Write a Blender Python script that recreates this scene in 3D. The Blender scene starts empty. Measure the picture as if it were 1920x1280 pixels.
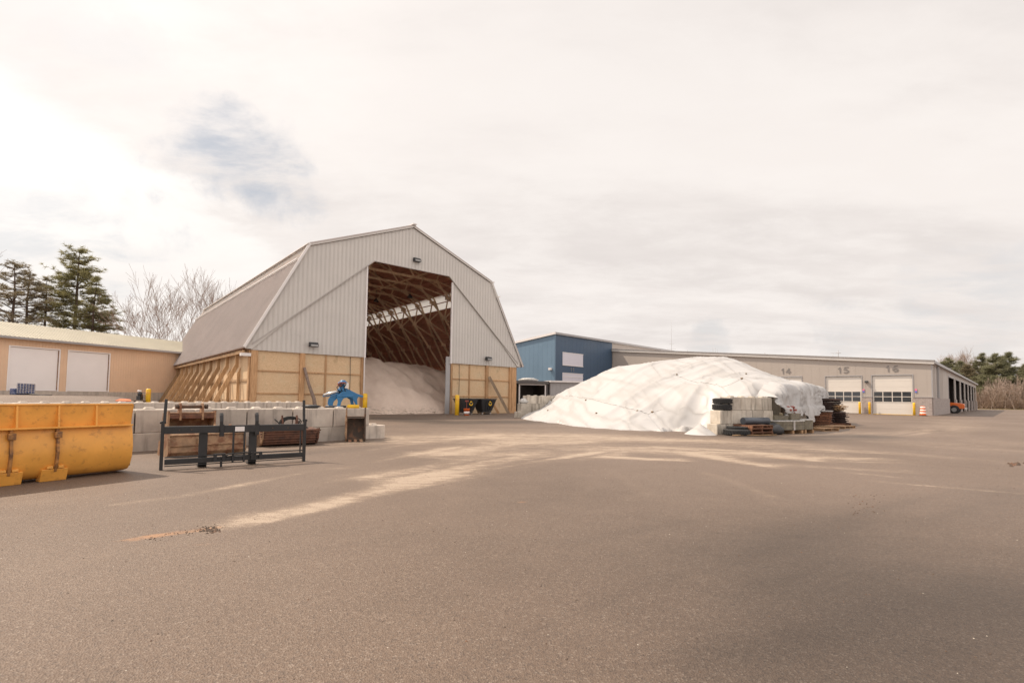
import bpy, math, random
import numpy as np
from mathutils import Vector, Matrix, noise as mn
rad = math.radians
S = bpy.context.scene
COL = S.collection
random.seed(7)

# ------------------------------------------------------------------ camera
FPX, HCAM, PITCH, ROLL = 935.0, 1.45, rad(2.9), 0.0136
_F = Vector((0, math.cos(PITCH), math.sin(PITCH)))
_U0 = Vector((0, -math.sin(PITCH), math.cos(PITCH)))
_R = Vector((1, 0, 0)) * math.cos(ROLL) + _U0 * math.sin(ROLL)
_U = -Vector((1, 0, 0)) * math.sin(ROLL) + _U0 * math.cos(ROLL)
cd = bpy.data.cameras.new('camera')
cam = bpy.data.objects.new('camera', cd)
COL.objects.link(cam)
M = Matrix((( _R.x, _U.x, -_F.x, 0), (_R.y, _U.y, -_F.y, 0), (_R.z, _U.z, -_F.z, HCAM), (0, 0, 0, 1)))
cam.matrix_world = M
cd.sensor_width = 36
cd.lens = FPX / 1920 * 36
cd.shift_y = 58 / 1920
cd.clip_end = 3000
cd.clip_start = 0.05
S.camera = cam

def ray(px, py):
    return _F + _R * ((px - 960) / FPX) + _U * ((698 - py) / FPX)
def G(px, py, z=0.0):
    """surveyed photo point -> place on the level z"""
    r = ray(px, py); t = (z - HCAM) / r.z
    return Vector((r.x * t, r.y * t, z))
def ZH(px, py, Y):
    """point at depth Y seen at px,py"""
    r = ray(px, py); t = Y / r.y
    return Vector((r.x * t, Y, HCAM + r.z * t))

# ------------------------------------------------------------------ light
SUN_AZ = math.atan2(-.945, .33)
SUN_EL = rad(51)
sl = bpy.data.lights.new('sun', 'SUN')
sun = bpy.data.objects.new('sun', sl); COL.objects.link(sun)
sdir = Vector((math.sin(SUN_AZ) * math.cos(SUN_EL), math.cos(SUN_AZ) * math.cos(SUN_EL), math.sin(SUN_EL)))
sun.rotation_euler = (-sdir).to_track_quat('-Z', 'Y').to_euler()
sl.energy = 4.1
sl.angle = rad(0.9)
sl.color = (1, .86, .70)

W = bpy.data.worlds.new('World'); S.world = W; W.use_nodes = True
S.view_settings.view_transform = 'Standard'
S.view_settings.look = 'None'
S.view_settings.exposure = 0.22
S.view_settings.gamma = 1.0
S.view_settings.use_curve_mapping = False

class NT:
    """short node-tree writer"""
    def __init__(s, tree):
        s.t = tree; s.n = tree.nodes; s.l = tree.links
    def add(s, typ, **kw):
        nd = s.n.new(typ)
        for k, v in kw.items(): setattr(nd, k, v)
        return nd
    def put(s, sock, v):
        if v is None: return
        if isinstance(v, bpy.types.NodeSocket): s.l.new(v, sock)
        elif isinstance(v, (tuple, list)) and len(v) == 3 and sock.type == 'RGBA': sock.default_value = (*v, 1)
        else: sock.default_value = v
    def math(s, op, a, b=None, c=None, clamp=False):
        nd = s.add('ShaderNodeMath', operation=op, use_clamp=clamp)
        s.put(nd.inputs[0], a)
        if b is not None: s.put(nd.inputs[1], b)
        if c is not None: s.put(nd.inputs[2], c)
        return nd.outputs[0]
    def vmath(s, op, a, b=None):
        nd = s.add('ShaderNodeVectorMath', operation=op); s.put(nd.inputs[0], a)
        if b is not None: s.put(nd.inputs[1], b)
        return nd.outputs['Value'] if op in ('DOT_PRODUCT', 'LENGTH', 'DISTANCE') else nd.outputs[0]
    def mix(s, f, a, b, bt='MIX'):
        nd = s.add('ShaderNodeMix', data_type='RGBA', blend_type=bt)
        s.put(nd.inputs[0], f); s.put(nd.inputs[6], a); s.put(nd.inputs[7], b)
        return nd.outputs[2]
    def noise(s, vec, scale=5, detail=3, rough=.55, dist=0):
        nd = s.add('ShaderNodeTexNoise'); s.put(nd.inputs['Vector'], vec)
        nd.inputs['Scale'].default_value = scale; nd.inputs['Detail'].default_value = detail
        nd.inputs['Roughness'].default_value = rough; nd.inputs['Distortion'].default_value = dist
        return nd.outputs[0]
    def smooth(s, v, lo, hi, a=0., b=1.):
        nd = s.add('ShaderNodeMapRange', interpolation_type='SMOOTHSTEP'); s.put(nd.inputs[0], v)
        for i, x in enumerate((lo, hi, a, b)): nd.inputs[i + 1].default_value = x
        return nd.outputs[0]
    def mapping(s, vec, scale=(1, 1, 1), rot=(0, 0, 0), loc=(0, 0, 0)):
        nd = s.add('ShaderNodeMapping'); s.put(nd.inputs[0], vec)
        nd.inputs['Location'].default_value = loc; nd.inputs['Rotation'].default_value = rot; nd.inputs['Scale'].default_value = scale
        return nd.outputs[0]

# sky: clear sky behind a bright broken overcast
w = NT(W.node_tree); w.n.clear()
tc = w.add('ShaderNodeTexCoord')
nrm = w.vmath('NORMALIZE', tc.outputs['Generated'])
sep = w.add('ShaderNodeSeparateXYZ'); w.put(sep.inputs[0], nrm)
sky = w.add('ShaderNodeTexSky', sky_type='NISHITA', sun_disc=False)
sky.sun_elevation = SUN_EL; sky.sun_rotation = SUN_AZ; sky.air_density = 1.2; sky.dust_density = 2.0
zz = w.math('ADD', w.math('MAXIMUM', sep.outputs[2], 0.0), .16)
comb = w.add('ShaderNodeCombineXYZ')
w.put(comb.inputs[0], w.math('DIVIDE', sep.outputs[0], zz)); w.put(comb.inputs[1], w.math('DIVIDE', sep.outputs[1], zz)); w.put(comb.inputs[2], 0.37)
cv = comb.outputs[0]
n1 = w.noise(w.mapping(cv, (.55, 1.0, 1), (0, 0, .55)), 1.0, 7, .55, .35)
n2 = w.noise(w.mapping(cv, (1, 1.5, 1), (0, 0, .4), (3, 1, 0)), 2.3, 8, .62, .2)
n3 = w.noise(w.mapping(cv, (.3, 1.1, 1), (0, 0, -.5), (7, 2, 0)), 1.3, 5, .5, .3)
wn_ = w.add('ShaderNodeTexNoise'); w.put(wn_.inputs['Vector'], nrm); wn_.inputs['Scale'].default_value = 5.5; wn_.inputs['Detail'].default_value = 6; wn_.inputs['Roughness'].default_value = .6
wsc = w.add('ShaderNodeVectorMath', operation='SCALE'); w.put(wsc.inputs[0], w.vmath('SUBTRACT', wn_.outputs['Color'], (.5, .5, .5))); wsc.inputs['Scale'].default_value = .34
nrmw = w.vmath('NORMALIZE', w.vmath('ADD', nrm, wsc.outputs[0]))
def blob(px, py, r0, r1):
    d = ray(px, py).normalized()
    dt = w.vmath('DOT_PRODUCT', nrmw, tuple(d))
    return w.smooth(dt, math.cos(rad(r1)), math.cos(rad(r0)))
holes = None
for px, py, r0, r1, k in ((395, 300, 0, 6.5, .8), (470, 338, 0, 6.5, .8), (530, 350, 0, 4.0, .6), (40, 470, 0, 8, .38), (200, 478, 0, 5, .45), (290, 500, 0, 4, .3), (1790, 598, 0, 8, .32), (1330, 612, 0, 4, .30), (1620, 640, 0, 4, .25), (30, 60, 0, 9, .18)):
    b = w.math('MULTIPLY', blob(px, py, r0, r1), k)
    holes = b if holes is None else w.math('MAXIMUM', holes, b)
brk = w.smooth(w.math('ADD', w.math('MULTIPLY', n2, .7), w.math('MULTIPLY', n1, .3)), .40, .58)
hole = w.math('MULTIPLY', holes, w.math('ADD', w.math('MULTIPLY', brk, .92), .04), clamp=True)
glow = w.math('POWER', w.math('MAXIMUM', w.vmath('DOT_PRODUCT', nrm, tuple(sdir)), 0.), 6.0)
edge_n = ray(90, 150).normalized().cross(ray(560, 470).normalized()).normalized()
if edge_n.dot(ray(100, 400)) < 0: edge_n = -edge_n
ed = w.math('ADD', w.vmath('DOT_PRODUCT', nrm, tuple(edge_n)), w.math('MULTIPLY', w.math('SUBTRACT', n2, .5), .16))
side = w.smooth(ed, -.015, .05)
gl2 = w.math('MULTIPLY', side, blob(100, 330, 12, 34))
grey = w.smooth(w.math('ADD', w.math('MULTIPLY', n3, .75), w.math('MULTIPLY', w.noise(w.mapping(cv, (1, 2.2, 1), (0, 0, .2), (1, 5, 0)), 3.1, 7, .6, .2), .25)), .36, .64)
ccol = w.mix(grey, (.90, .84, .80), (.76, .705, .675))
ccol = w.mix(w.math('MULTIPLY', w.smooth(n2, .40, .68), .55), ccol, (.93, .875, .835))
up = w.smooth(sep.outputs[2], .35, .95)
ccol = w.mix(w.math('MULTIPLY', up, .35), ccol, (.70, .65, .63))
ccol = w.mix(w.math('MULTIPLY', gl2, w.smooth(n1, .30, .60, .45, 1.)), ccol, (.97, .925, .885))
gadd = w.vmath('SCALE', (1., .93, .86)); w.n[-1].inputs['Scale'].default_value = 1.0
w.put(w.n[-1].inputs['Scale'], w.math('MULTIPLY', glow, .45))
ccol = w.vmath('ADD', ccol, gadd)
behind = w.math('MAXIMUM', w.smooth(sep.outputs[2], .62, .85), w.smooth(w.math('MULTIPLY', sep.outputs[1], -1.), -.35, .25))  # unseen sky overhead and behind the camera, brightened to fill shaded walls
bst = w.add('ShaderNodeVectorMath', operation='SCALE'); w.put(bst.inputs[0], ccol); w.put(bst.inputs['Scale'], w.math('ADD', w.math('MULTIPLY', behind, .45), .88)); ccol = bst.outputs[0]
skyc = w.mix(.62, sky.outputs[0], (6.1, 6.5, 7.1))
b1 = w.add('ShaderNodeBackground'); w.put(b1.inputs[0], skyc); b1.inputs[1].default_value = .075
b2 = w.add('ShaderNodeBackground'); w.put(b2.inputs[0], ccol); b2.inputs[1].default_value = 1.03
mx = w.add('ShaderNodeMixShader'); w.put(mx.inputs[0], hole); w.put(mx.inputs[1], b2.outputs[0]); w.put(mx.inputs[2], b1.outputs[0])
wo = w.add('ShaderNodeOutputWorld'); w.put(wo.inputs[0], mx.outputs[0])

# ------------------------------------------------------------------ materials
MATS = {}
def newmat(name):
    m = bpy.data.materials.new(name); m.use_nodes = True
    t = NT(m.node_tree); t.n.clear()
    p = t.add('ShaderNodeBsdfPrincipled'); o = t.add('ShaderNodeOutputMaterial'); t.put(o.inputs[0], p.outputs[0])
    MATS[name] = m
    return m, t, p
def objco(t): return t.add('ShaderNodeTexCoord').outputs['Object']
def orand(t): return t.add('ShaderNodeObjectInfo').outputs['Random']
def bump(t, p, h, strength=.3, dist=.02):
    b = t.add('ShaderNodeBump'); b.inputs['Strength'].default_value = strength; b.inputs['Distance'].default_value = dist
    t.put(b.inputs['Height'], h); t.put(p.inputs['Normal'], b.outputs[0])
def pm(name, base, rough=.6, dark=.75, scale=4., metal=0., dirt=None, dirtamt=.4, dscale=2.5, bs=.15, rnd=0., stretch=(1, 1, 1)):
    """paint / metal / cloth with uneven tone and blotches of dirt"""
    m, t, p = newmat(name)
    c = objco(t); r = orand(t)
    cv_ = t.vmath('ADD', t.mapping(c, stretch), t.vmath('SCALE', (17., 9., 5.)))
    t.put(t.n[-2].inputs['Scale'] if 'Scale' in t.n[-2].inputs else t.n[-1].inputs[0], r) if False else None
    n = t.noise(cv_, scale, 5, .6)
    col = t.mix(t.smooth(n, .3, .7), tuple(x * dark for x in base), base)
    if dirt:
        d = t.smooth(t.noise(t.mapping(c, stretch, loc=(4, 7, 1)), dscale, 6, .65), .62 - .25 * dirtamt, .72 - .1 * dirtamt)
        col = t.mix(t.math('MULTIPLY', d, .9 * min(1, dirtamt * 1.6)), col, dirt)
    if rnd:
        g_ = t.smooth(r, 0, 1, 1 - rnd, 1 + rnd)
        hv = t.add('ShaderNodeHueSaturation'); t.put(hv.inputs['Value'], g_); t.put(hv.inputs['Color'], col); col = hv.outputs[0]
    t.put(p.inputs['Base Color'], col)
    t.put(p.inputs['Roughness'], t.smooth(n, .2, .8, max(.05, rough - .1), min(1, rough + .12)))
    p.inputs['Metallic'].default_value = metal
    if bs: bump(t, p, t.noise(c, scale * 12, 4, .7), bs, .01)
    return m

def wood_mat(name, base, dark, axis=2, rnd=.15, scale=1.):
    m, t, p = newmat(name)
    c = objco(t); st = [9 * scale, 9 * scale, 9 * scale]; st[axis] = .7 * scale
    r = orand(t)
    off = t.add('ShaderNodeCombineXYZ'); t.put(off.inputs[0], t.math('MULTIPLY', r, 31.)); t.put(off.inputs[2], t.math('MULTIPLY', r, 17.))
    n = t.noise(t.vmath('ADD', t.mapping(c, tuple(st)), off.outputs[0]), 1.6, 6, .62, 1.1)
    n2_ = t.noise(c, .8, 3)
    col = t.mix(t.smooth(n, .35, .68), dark, base)
    col = t.mix(t.math('MULTIPLY', t.smooth(n2_, .4, .75), .35), col, tuple(x * .6 for x in dark))
    hv = t.add('ShaderNodeHueSaturation'); t.put(hv.inputs['Value'], t.smooth(r, 0, 1, 1 - rnd, 1 + rnd)); t.put(hv.inputs['Color'], col)
    t.put(p.inputs['Base Color'], hv.outputs[0]); p.inputs['Roughness'].default_value = .8
    bump(t, p, n, .25, .01)
    return m
wood_mat('timber', (.56, .34, .18), (.38, .21, .10), 2)
wood_mat('timber_side', (.46, .29, .16), (.27, .155, .08), 0)
wood_mat('timber_brace', (.52, .34, .185), (.33, .19, .09), 2, .3)
wood_mat('timber_y', (.50, .33, .18), (.32, .19, .10), 1)
wood_mat('timber_dark', (.62, .33, .235), (.46, .215, .15), 1, .1)
wood_mat('truss_wood', (.78, .58, .40), (.60, .42, .27), 2, .1)
wood_mat('grey_timber', (.36, .27, .19), (.22, .155, .10), 2)
wood_mat('brown_pallet', (.26, .12, .06), (.12, .05, .03), 0, .25)
# plywood: warm swirly grain
m, t, p = newmat('plywood')
c = objco(t)
g1 = t.noise(t.mapping(c, (.9, .9, 3.6)), 1.6, 5, .55, 2.2)
wv = t.math('SINE', t.math('MULTIPLY', g1, 60.))
g2 = t.noise(t.mapping(c, (1, 1, 1)), .9, 4, .6)
col = t.mix(t.smooth(wv, -.3, 1.0), (.66, .47, .29), (.52, .35, .20))
col = t.mix(t.math('MULTIPLY', t.smooth(g2, .45, .7), .45), col, (.58, .47, .31))
g3 = t.noise(t.mapping(c, (1.2, 1.2, .5), loc=(3, 3, 8)), 1.4, 6, .6)
col = t.mix(t.math('MULTIPLY', t.smooth(g3, .58, .74), .5), col, (.27, .19, .095))
t.put(p.inputs['Base Color'], col); p.inputs['Roughness'].default_value = .75
bump(t, p, g1, .15, .01)

# concrete
def concrete(name, base, dark, stain=.5):
    m, t, p = newmat(name)
    c = objco(t); r = orand(t)
    off = t.add('ShaderNodeCombineXYZ'); t.put(off.inputs[0], t.math('MULTIPLY', r, 43.)); t.put(off.inputs[1], t.math('MULTIPLY', r, 19.))
    cc = t.vmath('ADD', c, off.outputs[0])
    n = t.noise(cc, 2.2, 7, .62)
    st = t.noise(t.mapping(cc, (5, 5, .55)), 1.0, 5, .6)
    fine = t.noise(cc, 45, 3, .6)
    col = t.mix(t.smooth(n, .3, .72), base, dark)
    col = t.mix(t.math('MULTIPLY', t.smooth(st, .5, .68), stain), col, tuple(x * .48 for x in dark))
    col = t.mix(t.math('MULTIPLY', t.smooth(fine, .62, .75), .45), col, tuple(x * .5 for x in dark))
    hv = t.add('ShaderNodeHueSaturation'); t.put(hv.inputs['Value'], t.smooth(r, 0, 1, .84, 1.12)); t.put(hv.inputs['Color'], col)
    t.put(p.inputs['Base Color'], hv.outputs[0]); p.inputs['Roughness'].default_value = .9
    bump(t, p, t.math('ADD', fine, n), .35, .01)
concrete('concrete', (.55, .48, .41), (.42, .36, .31), .5)
concrete('concrete_old', (.58, .52, .44), (.42, .365, .30), .75)
# painted steel siding
pm('siding_grey', (.57, .535, .50), .5, .93, .6, dirt=(.33, .30, .28), dirtamt=.12, bs=0)
pm('siding_groove', (.42, .385, .36), .6, .95, 1, bs=0)
pm('trim_light', (.72, .68, .66), .4, .95, 1, bs=0)
pm('trim_grey', (.36, .345, .345), .45, .9, 1, bs=0)
pm('roof_brown', (.44, .385, .36), .42, .9, .5, bs=0)
pm('gable_dark', (.10, .09, .085), .5, .9, 1, bs=0)
pm('tan_siding', (.82, .58, .40), .6, .93, .7, bs=0)
pm('tan_roof', (.50, .46, .37), .45, .92, .5, bs=0)
pm('door_white', (.93, .89, .88), .45, .96, .7, bs=0)
pm('garage_white', (.66, .61, .55), .4, .96, .7, bs=0)
pm('wall_grey', (.40, .35, .31), .55, .95, .4, bs=0)
pm('wall_blue_shaded', (.055, .095, .155), .42, .92, .3, bs=0)  # same blue cladding, darker colour painted in for the face away from the sun
pm('wall_blue_lit', (.135, .215, .30), .42, .92, .3, bs=0)  # same blue cladding, sunlight on the left face put into the colour
pm('yellow_paint', (.80, .47, .015), .4, .92, 6)
pm('black_paint', (.018, .017, .018), .38, .7, 6, dirt=(.06, .05, .045), dirtamt=.25, bs=.08)
pm('black_plastic', (.03, .03, .032), .5, .8, 4)
pm('sticker', (.72, .68, .66), .5, .95, 8, bs=0)
pm('bucket_yellow', (.82, .38, .07), .40, .84, 2.6, dirt=(.40, .17, .045), dirtamt=.36, dscale=9, bs=.05)
pm('bucket_wear', (.46, .21, .06), .65, .55, 9, dirt=(.10, .05, .03), dirtamt=.7, dscale=9)
pm('rusty_tan', (.40, .25, .145), .75, .55, 5, dirt=(.17, .07, .035), dirtamt=.85, dscale=4, bs=.3)
pm('rusty_dark', (.10, .065, .045), .75, .5, 6, dirt=(.22, .10, .05), dirtamt=.5, dscale=6, bs=.3)
pm('rusty_brown', (.17, .075, .045), .8, .5, 7, dirt=(.06, .03, .022), dirtamt=.6, dscale=8, bs=.4)
pm('cast_iron', (.050, .026, .020), .85, .5, 8, dirt=(.10, .045, .028), dirtamt=.45, dscale=8, bs=.4, rnd=.3)
pm('rubber', (.025, .024, .024), .75, .7, 10, dirt=(.07, .06, .05), dirtamt=.3, dscale=6)
pm('blue_paint', (.025, .155, .34), .38, .85, 6, dirt=(.03, .06, .10), dirtamt=.25, dscale=7)
pm('blue_tarp', (.06, .09, .22), .5, .5, 8, dirt=(.35, .38, .48), dirtamt=.5, dscale=9)
pm('orange_plastic', (.85, .16, .025), .42, .9, 6)
pm('white_band', (.85, .83, .80), .5, .95, 6)
pm('red_paint', (.30, .07, .045), .6, .7, 9, dirt=(.12, .05, .04), dirtamt=.5, dscale=9)
pm('truck_orange', (.80, .17, .03), .25, .95, 1, bs=0)
pm('chrome', (.6, .58, .56), .25, .9, 4, metal=1., bs=0)
pm('lamp_lens', (.35, .34, .33), .2, .8, 8, bs=0)
pm('steel_pipe', (.10, .11, .13), .45, .8, 4, metal=.3)
pm('bark', (.115, .078, .060), .9, .6, 9, bs=.5)
pm('bark_far', (.42, .32, .26), .9, .7, 9, bs=0)
pm('bark_bare', (.30, .215, .17), .9, .65, 9, bs=.2)
pm('bark_pale', (.26, .19, .155), .9, .65, 9, bs=.5)
pm('sign_pink', (.75, .18, .32), .5, .9, 4, bs=0)
pm('sign_blue', (.12, .17, .50), .5, .9, 4, bs=0)
pm('number_grey', (.22, .20, .19), .6, .9, 4, bs=0)
pm('dark_interior', (.055, .048, .045), .9, .8, 1, bs=0)
pm('plastic_wrap', (.55, .53, .50), .25, .7, 5, dirt=(.20, .18, .14), dirtamt=.4, dscale=5)
pm('wet_stone', (.20, .17, .12), .6, .6, 5, dirt=(.09, .075, .05), dirtamt=.5, dscale=5, bs=.3)
pm('brush_wood', (.36, .22, .11), .85, .5, 12)
m, t, p = newmat('glass_dark')
p.inputs['Base Color'].default_value = (.025, .028, .032, 1); p.inputs['Roughness'].default_value = .04; p.inputs['Specular IOR Level'].default_value = .6
m, t, p = newmat('hi_window')
c = objco(t)
st = t.math('SINE', t.math('MULTIPLY', t.add('ShaderNodeSeparateXYZ').outputs[0], 1.)); t.put(t.n[-2].inputs[0], c)
s_ = t.smooth(t.math('SINE', t.math('MULTIPLY', t.n[-3].outputs[0] if False else [n for n in t.n if n.type == 'SEPXYZ'][0].outputs[0], 9.)), .6, .95)
t.put(p.inputs['Base Color'], t.mix(s_, (.62, .60, .66), (.40, .38, .44))); p.inputs['Roughness'].default_value = .3
# translucent roof light
m, t, p = newmat('skylight')
tr = t.add('ShaderNodeBsdfTranslucent'); tr.inputs[0].default_value = (.92, .90, .86, 1)
p.inputs['Base Color'].default_value = (.85, .83, .82, 1); p.inputs['Roughness'].default_value = .35
mxs = t.add('ShaderNodeMixShader'); mxs.inputs[0].default_value = .82
t.put(mxs.inputs[1], p.outputs[0]); t.put(mxs.inputs[2], tr.outputs[0])
t.put([n for n in t.n if n.type == 'OUTPUT_MATERIAL'][0].inputs[0], mxs.outputs[0])
# tarp
m, t, p = newmat('tarp')
c = objco(t)
n = t.math('SUBTRACT', 1., t.math('ABSOLUTE', t.math('SUBTRACT', t.math('MULTIPLY', t.noise(t.mapping(c, (1, .10, 1), (0, 0, rad(55))), .85, 1.5, .4, .15), 2.), 1.)))
nf = t.noise(c, 9, 4, .6)
col = t.mix(t.smooth(n, .80, 1.0), (.43, .415, .405), (.375, .357, .342))
ds = t.smooth(t.noise(c, .9, 6, .7), .60, .75)
col = t.mix(t.math('MULTIPLY', ds, .3), col, (.40, .35, .30))
t.put(p.inputs['Base Color'], col); p.inputs['Roughness'].default_value = .5
bump(t, p, t.math('ADD', t.math('POWER', n, 7.), t.math('MULTIPLY', nf, .04)), .34, .10)
# salt / sand pile
m, t, p = newmat('salt')
c = objco(t)
n = t.noise(c, .55, 8, .65); nf = t.noise(c, 14, 5, .7)
col = t.mix(t.smooth(n, .35, .7), (.66, .53, .44), (.56, .435, .355))
sp = t.add('ShaderNodeSeparateXYZ'); t.put(sp.inputs[0], c)
low = t.math('MULTIPLY', t.smooth(t.math('ADD', sp.outputs[2], t.math('MULTIPLY', t.noise(c, 2.2, 5), .9)), .45, 1.25, 1, 0), t.smooth(t.noise(t.mapping(c, (1, 1, 3)), 3.5, 6, .7), .48, .62))
col = t.mix(t.math('MULTIPLY', low, .8), col, (.17, .125, .09))
t.put(p.inputs['Base Color'], col); p.inputs['Roughness'].default_value = .95
bump(t, p, t.math('ADD', n, t.math('MULTIPLY', nf, .25)), .6, .15)
# stone veneer
m, t, p = newmat('stone_block')
c = objco(t)
br = t.add('ShaderNodeTexBrick'); br.inputs['Scale'].default_value = 1.0; br.inputs['Mortar Size'].default_value = .014
br.inputs['Brick Width'].default_value = .42; br.inputs['Row Height'].default_value = .21
br.inputs['Color1'].default_value = (.40, .33, .30, 1); br.inputs['Color2'].default_value = (.24, .19, .18, 1); br.inputs['Mortar'].default_value = (.48, .45, .42, 1)
sx = t.add('ShaderNodeSeparateXYZ'); t.put(sx.inputs[0], c)
cx_ = t.add('ShaderNodeCombineXYZ'); t.put(cx_.inputs[0], t.math('ADD', sx.outputs[0], sx.outputs[1])); t.put(cx_.inputs[1], sx.outputs[2])
t.put(br.inputs['Vector'], cx_.outputs[0])
col = t.mix(.5, br.outputs[0], t.mix(t.noise(c, 5, 5, .7), (.18, .14, .13), (.52, .46, .42)), 'MIX')
t.put(p.inputs['Base Color'], col); p.inputs['Roughness'].default_value = .9
bump(t, p, t.math('SUBTRACT', t.noise(c, 12, 4), br.outputs[1]), .5, .03)
# foliage
def foliage(name, a, b):
    m, t, p = newmat(name)
    c = objco(t)
    n = t.noise(c, .55, 4, .6); n_ = t.noise(c, 5, 2)
    col = t.mix(t.smooth(n, .35, .68), a, b)
    col = t.mix(t.math('MULTIPLY', n_, .4), col, tuple(x * .55 for x in a))
    t.put(p.inputs['Base Color'], col); p.inputs['Roughness'].default_value = .7
    tr = t.add('ShaderNodeBsdfTranslucent'); t.put(tr.inputs[0], col)
    mxs = t.add('ShaderNodeMixShader'); mxs.inputs[0].default_value = .42
    t.put(mxs.inputs[1], p.outputs[0]); t.put(mxs.inputs[2], tr.outputs[0])
    t.put([n for n in t.n if n.type == 'OUTPUT_MATERIAL'][0].inputs[0], mxs.outputs[0])
foliage('needles', (.24, .225, .10), (.36, .32, .15))
foliage('needles_far', (.20, .20, .11), (.28, .255, .15))
foliage('needles_brown', (.20, .165, .095), (.30, .24, .15))
foliage('brush', (.33, .23, .17), (.42, .31, .24))
# asphalt with salt dust, sand, dirt and painted darkening from the surveyed attribute
m, t, p = newmat('asphalt')
c = objco(t)
at = t.add('ShaderNodeAttribute', attribute_name='dust_and_shade')
sa = t.add('ShaderNodeSeparateColor'); t.put(sa.inputs[0], at.outputs['Color'])
big = t.noise(c, .16, 5, .55, .3)
mid = t.noise(c, 1.7, 5, .6)
vo = t.add('ShaderNodeTexVoronoi', feature='F1'); t.put(vo.inputs['Vector'], c); vo.inputs['Scale'].default_value = 95; vo.inputs['Randomness'].default_value = 1
sc_ = t.add('ShaderNodeSeparateColor'); t.put(sc_.inputs[0], vo.outputs['Color'])
fine = t.noise(c, 130, 3, .7)
col = t.mix(t.smooth(big, .3, .7), (.155, .107, .077), (.118, .082, .060))
col = t.mix(t.math('MULTIPLY', t.smooth(mid, .4, .7), .35), col, (.170, .120, .088))
col = t.mix(t.math('MULTIPLY', t.smooth(sc_.outputs[0], .80, .99), .42), col, (.33, .27, .22))
col = t.mix(t.math('MULTIPLY', t.smooth(sc_.outputs[1], .70, .97), .45), col, (.050, .038, .033))
# mottled aggregate at a coarser size so it also reads further off
ag = t.noise(c, 26, 4, .75)
col = t.mix(t.math('MULTIPLY', t.smooth(ag, .50, .66), .42), col, (.085, .062, .050))
col = t.mix(t.math('MULTIPLY', t.smooth(ag, .48, .34), .24), col, (.24, .185, .145))
brk_ = t.math('ADD', t.math('MULTIPLY', t.noise(t.mapping(c, (1, 2.2, 1), (0, 0, rad(-28))), 2.2, 7, .78), .55), t.math('MULTIPLY', t.noise(c, 30, 5, .85), .45))
soft = t.math('MULTIPLY', t.smooth(sa.outputs[0], .05, 1.1), .42)
col = t.mix(soft, col, (.33, .245, .175))
d1 = t.smooth(t.math('ADD', t.math('MULTIPLY', sa.outputs[0], .85), t.math('MULTIPLY', t.math('SUBTRACT', brk_, .5), 7.5)), .55, 1.15)
col = t.mix(t.math('MULTIPLY', d1, t.smooth(sa.outputs[0], .08, .5, 0., .66)), col, (.42, .33, .25))
d2 = t.smooth(t.math('ADD', sa.outputs[1], t.math('MULTIPLY', t.math('SUBTRACT', brk_, .5), 2.0)), .25, .9)
col = t.mix(t.math('MULTIPLY', d2, .75), col, (.36, .19, .095))
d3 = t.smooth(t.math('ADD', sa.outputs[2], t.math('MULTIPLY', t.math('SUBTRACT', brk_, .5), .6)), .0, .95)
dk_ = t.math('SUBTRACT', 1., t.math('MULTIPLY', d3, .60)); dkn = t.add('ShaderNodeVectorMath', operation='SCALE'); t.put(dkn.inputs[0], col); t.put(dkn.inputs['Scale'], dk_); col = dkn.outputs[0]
t.put(p.inputs['Base Color'], col); 
t.put(p.inputs['Roughness'], t.smooth(big, .3, .7, .56, .68)); p.inputs['Specular IOR Level'].default_value = .38
hh = t.math('ADD', t.math('MULTIPLY', vo.outputs['Distance'], 1.2), t.math('ADD', t.math('MULTIPLY', fine, .6), t.math('MULTIPLY', ag, .3)))
bump(t, p, hh, .7, .007)
pm('grass', (.26, .21, .075), .95, .7, .3, bs=.3)
pm('forest_floor', (.16, .11, .07), .95, .7, .3, bs=.3)

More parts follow.
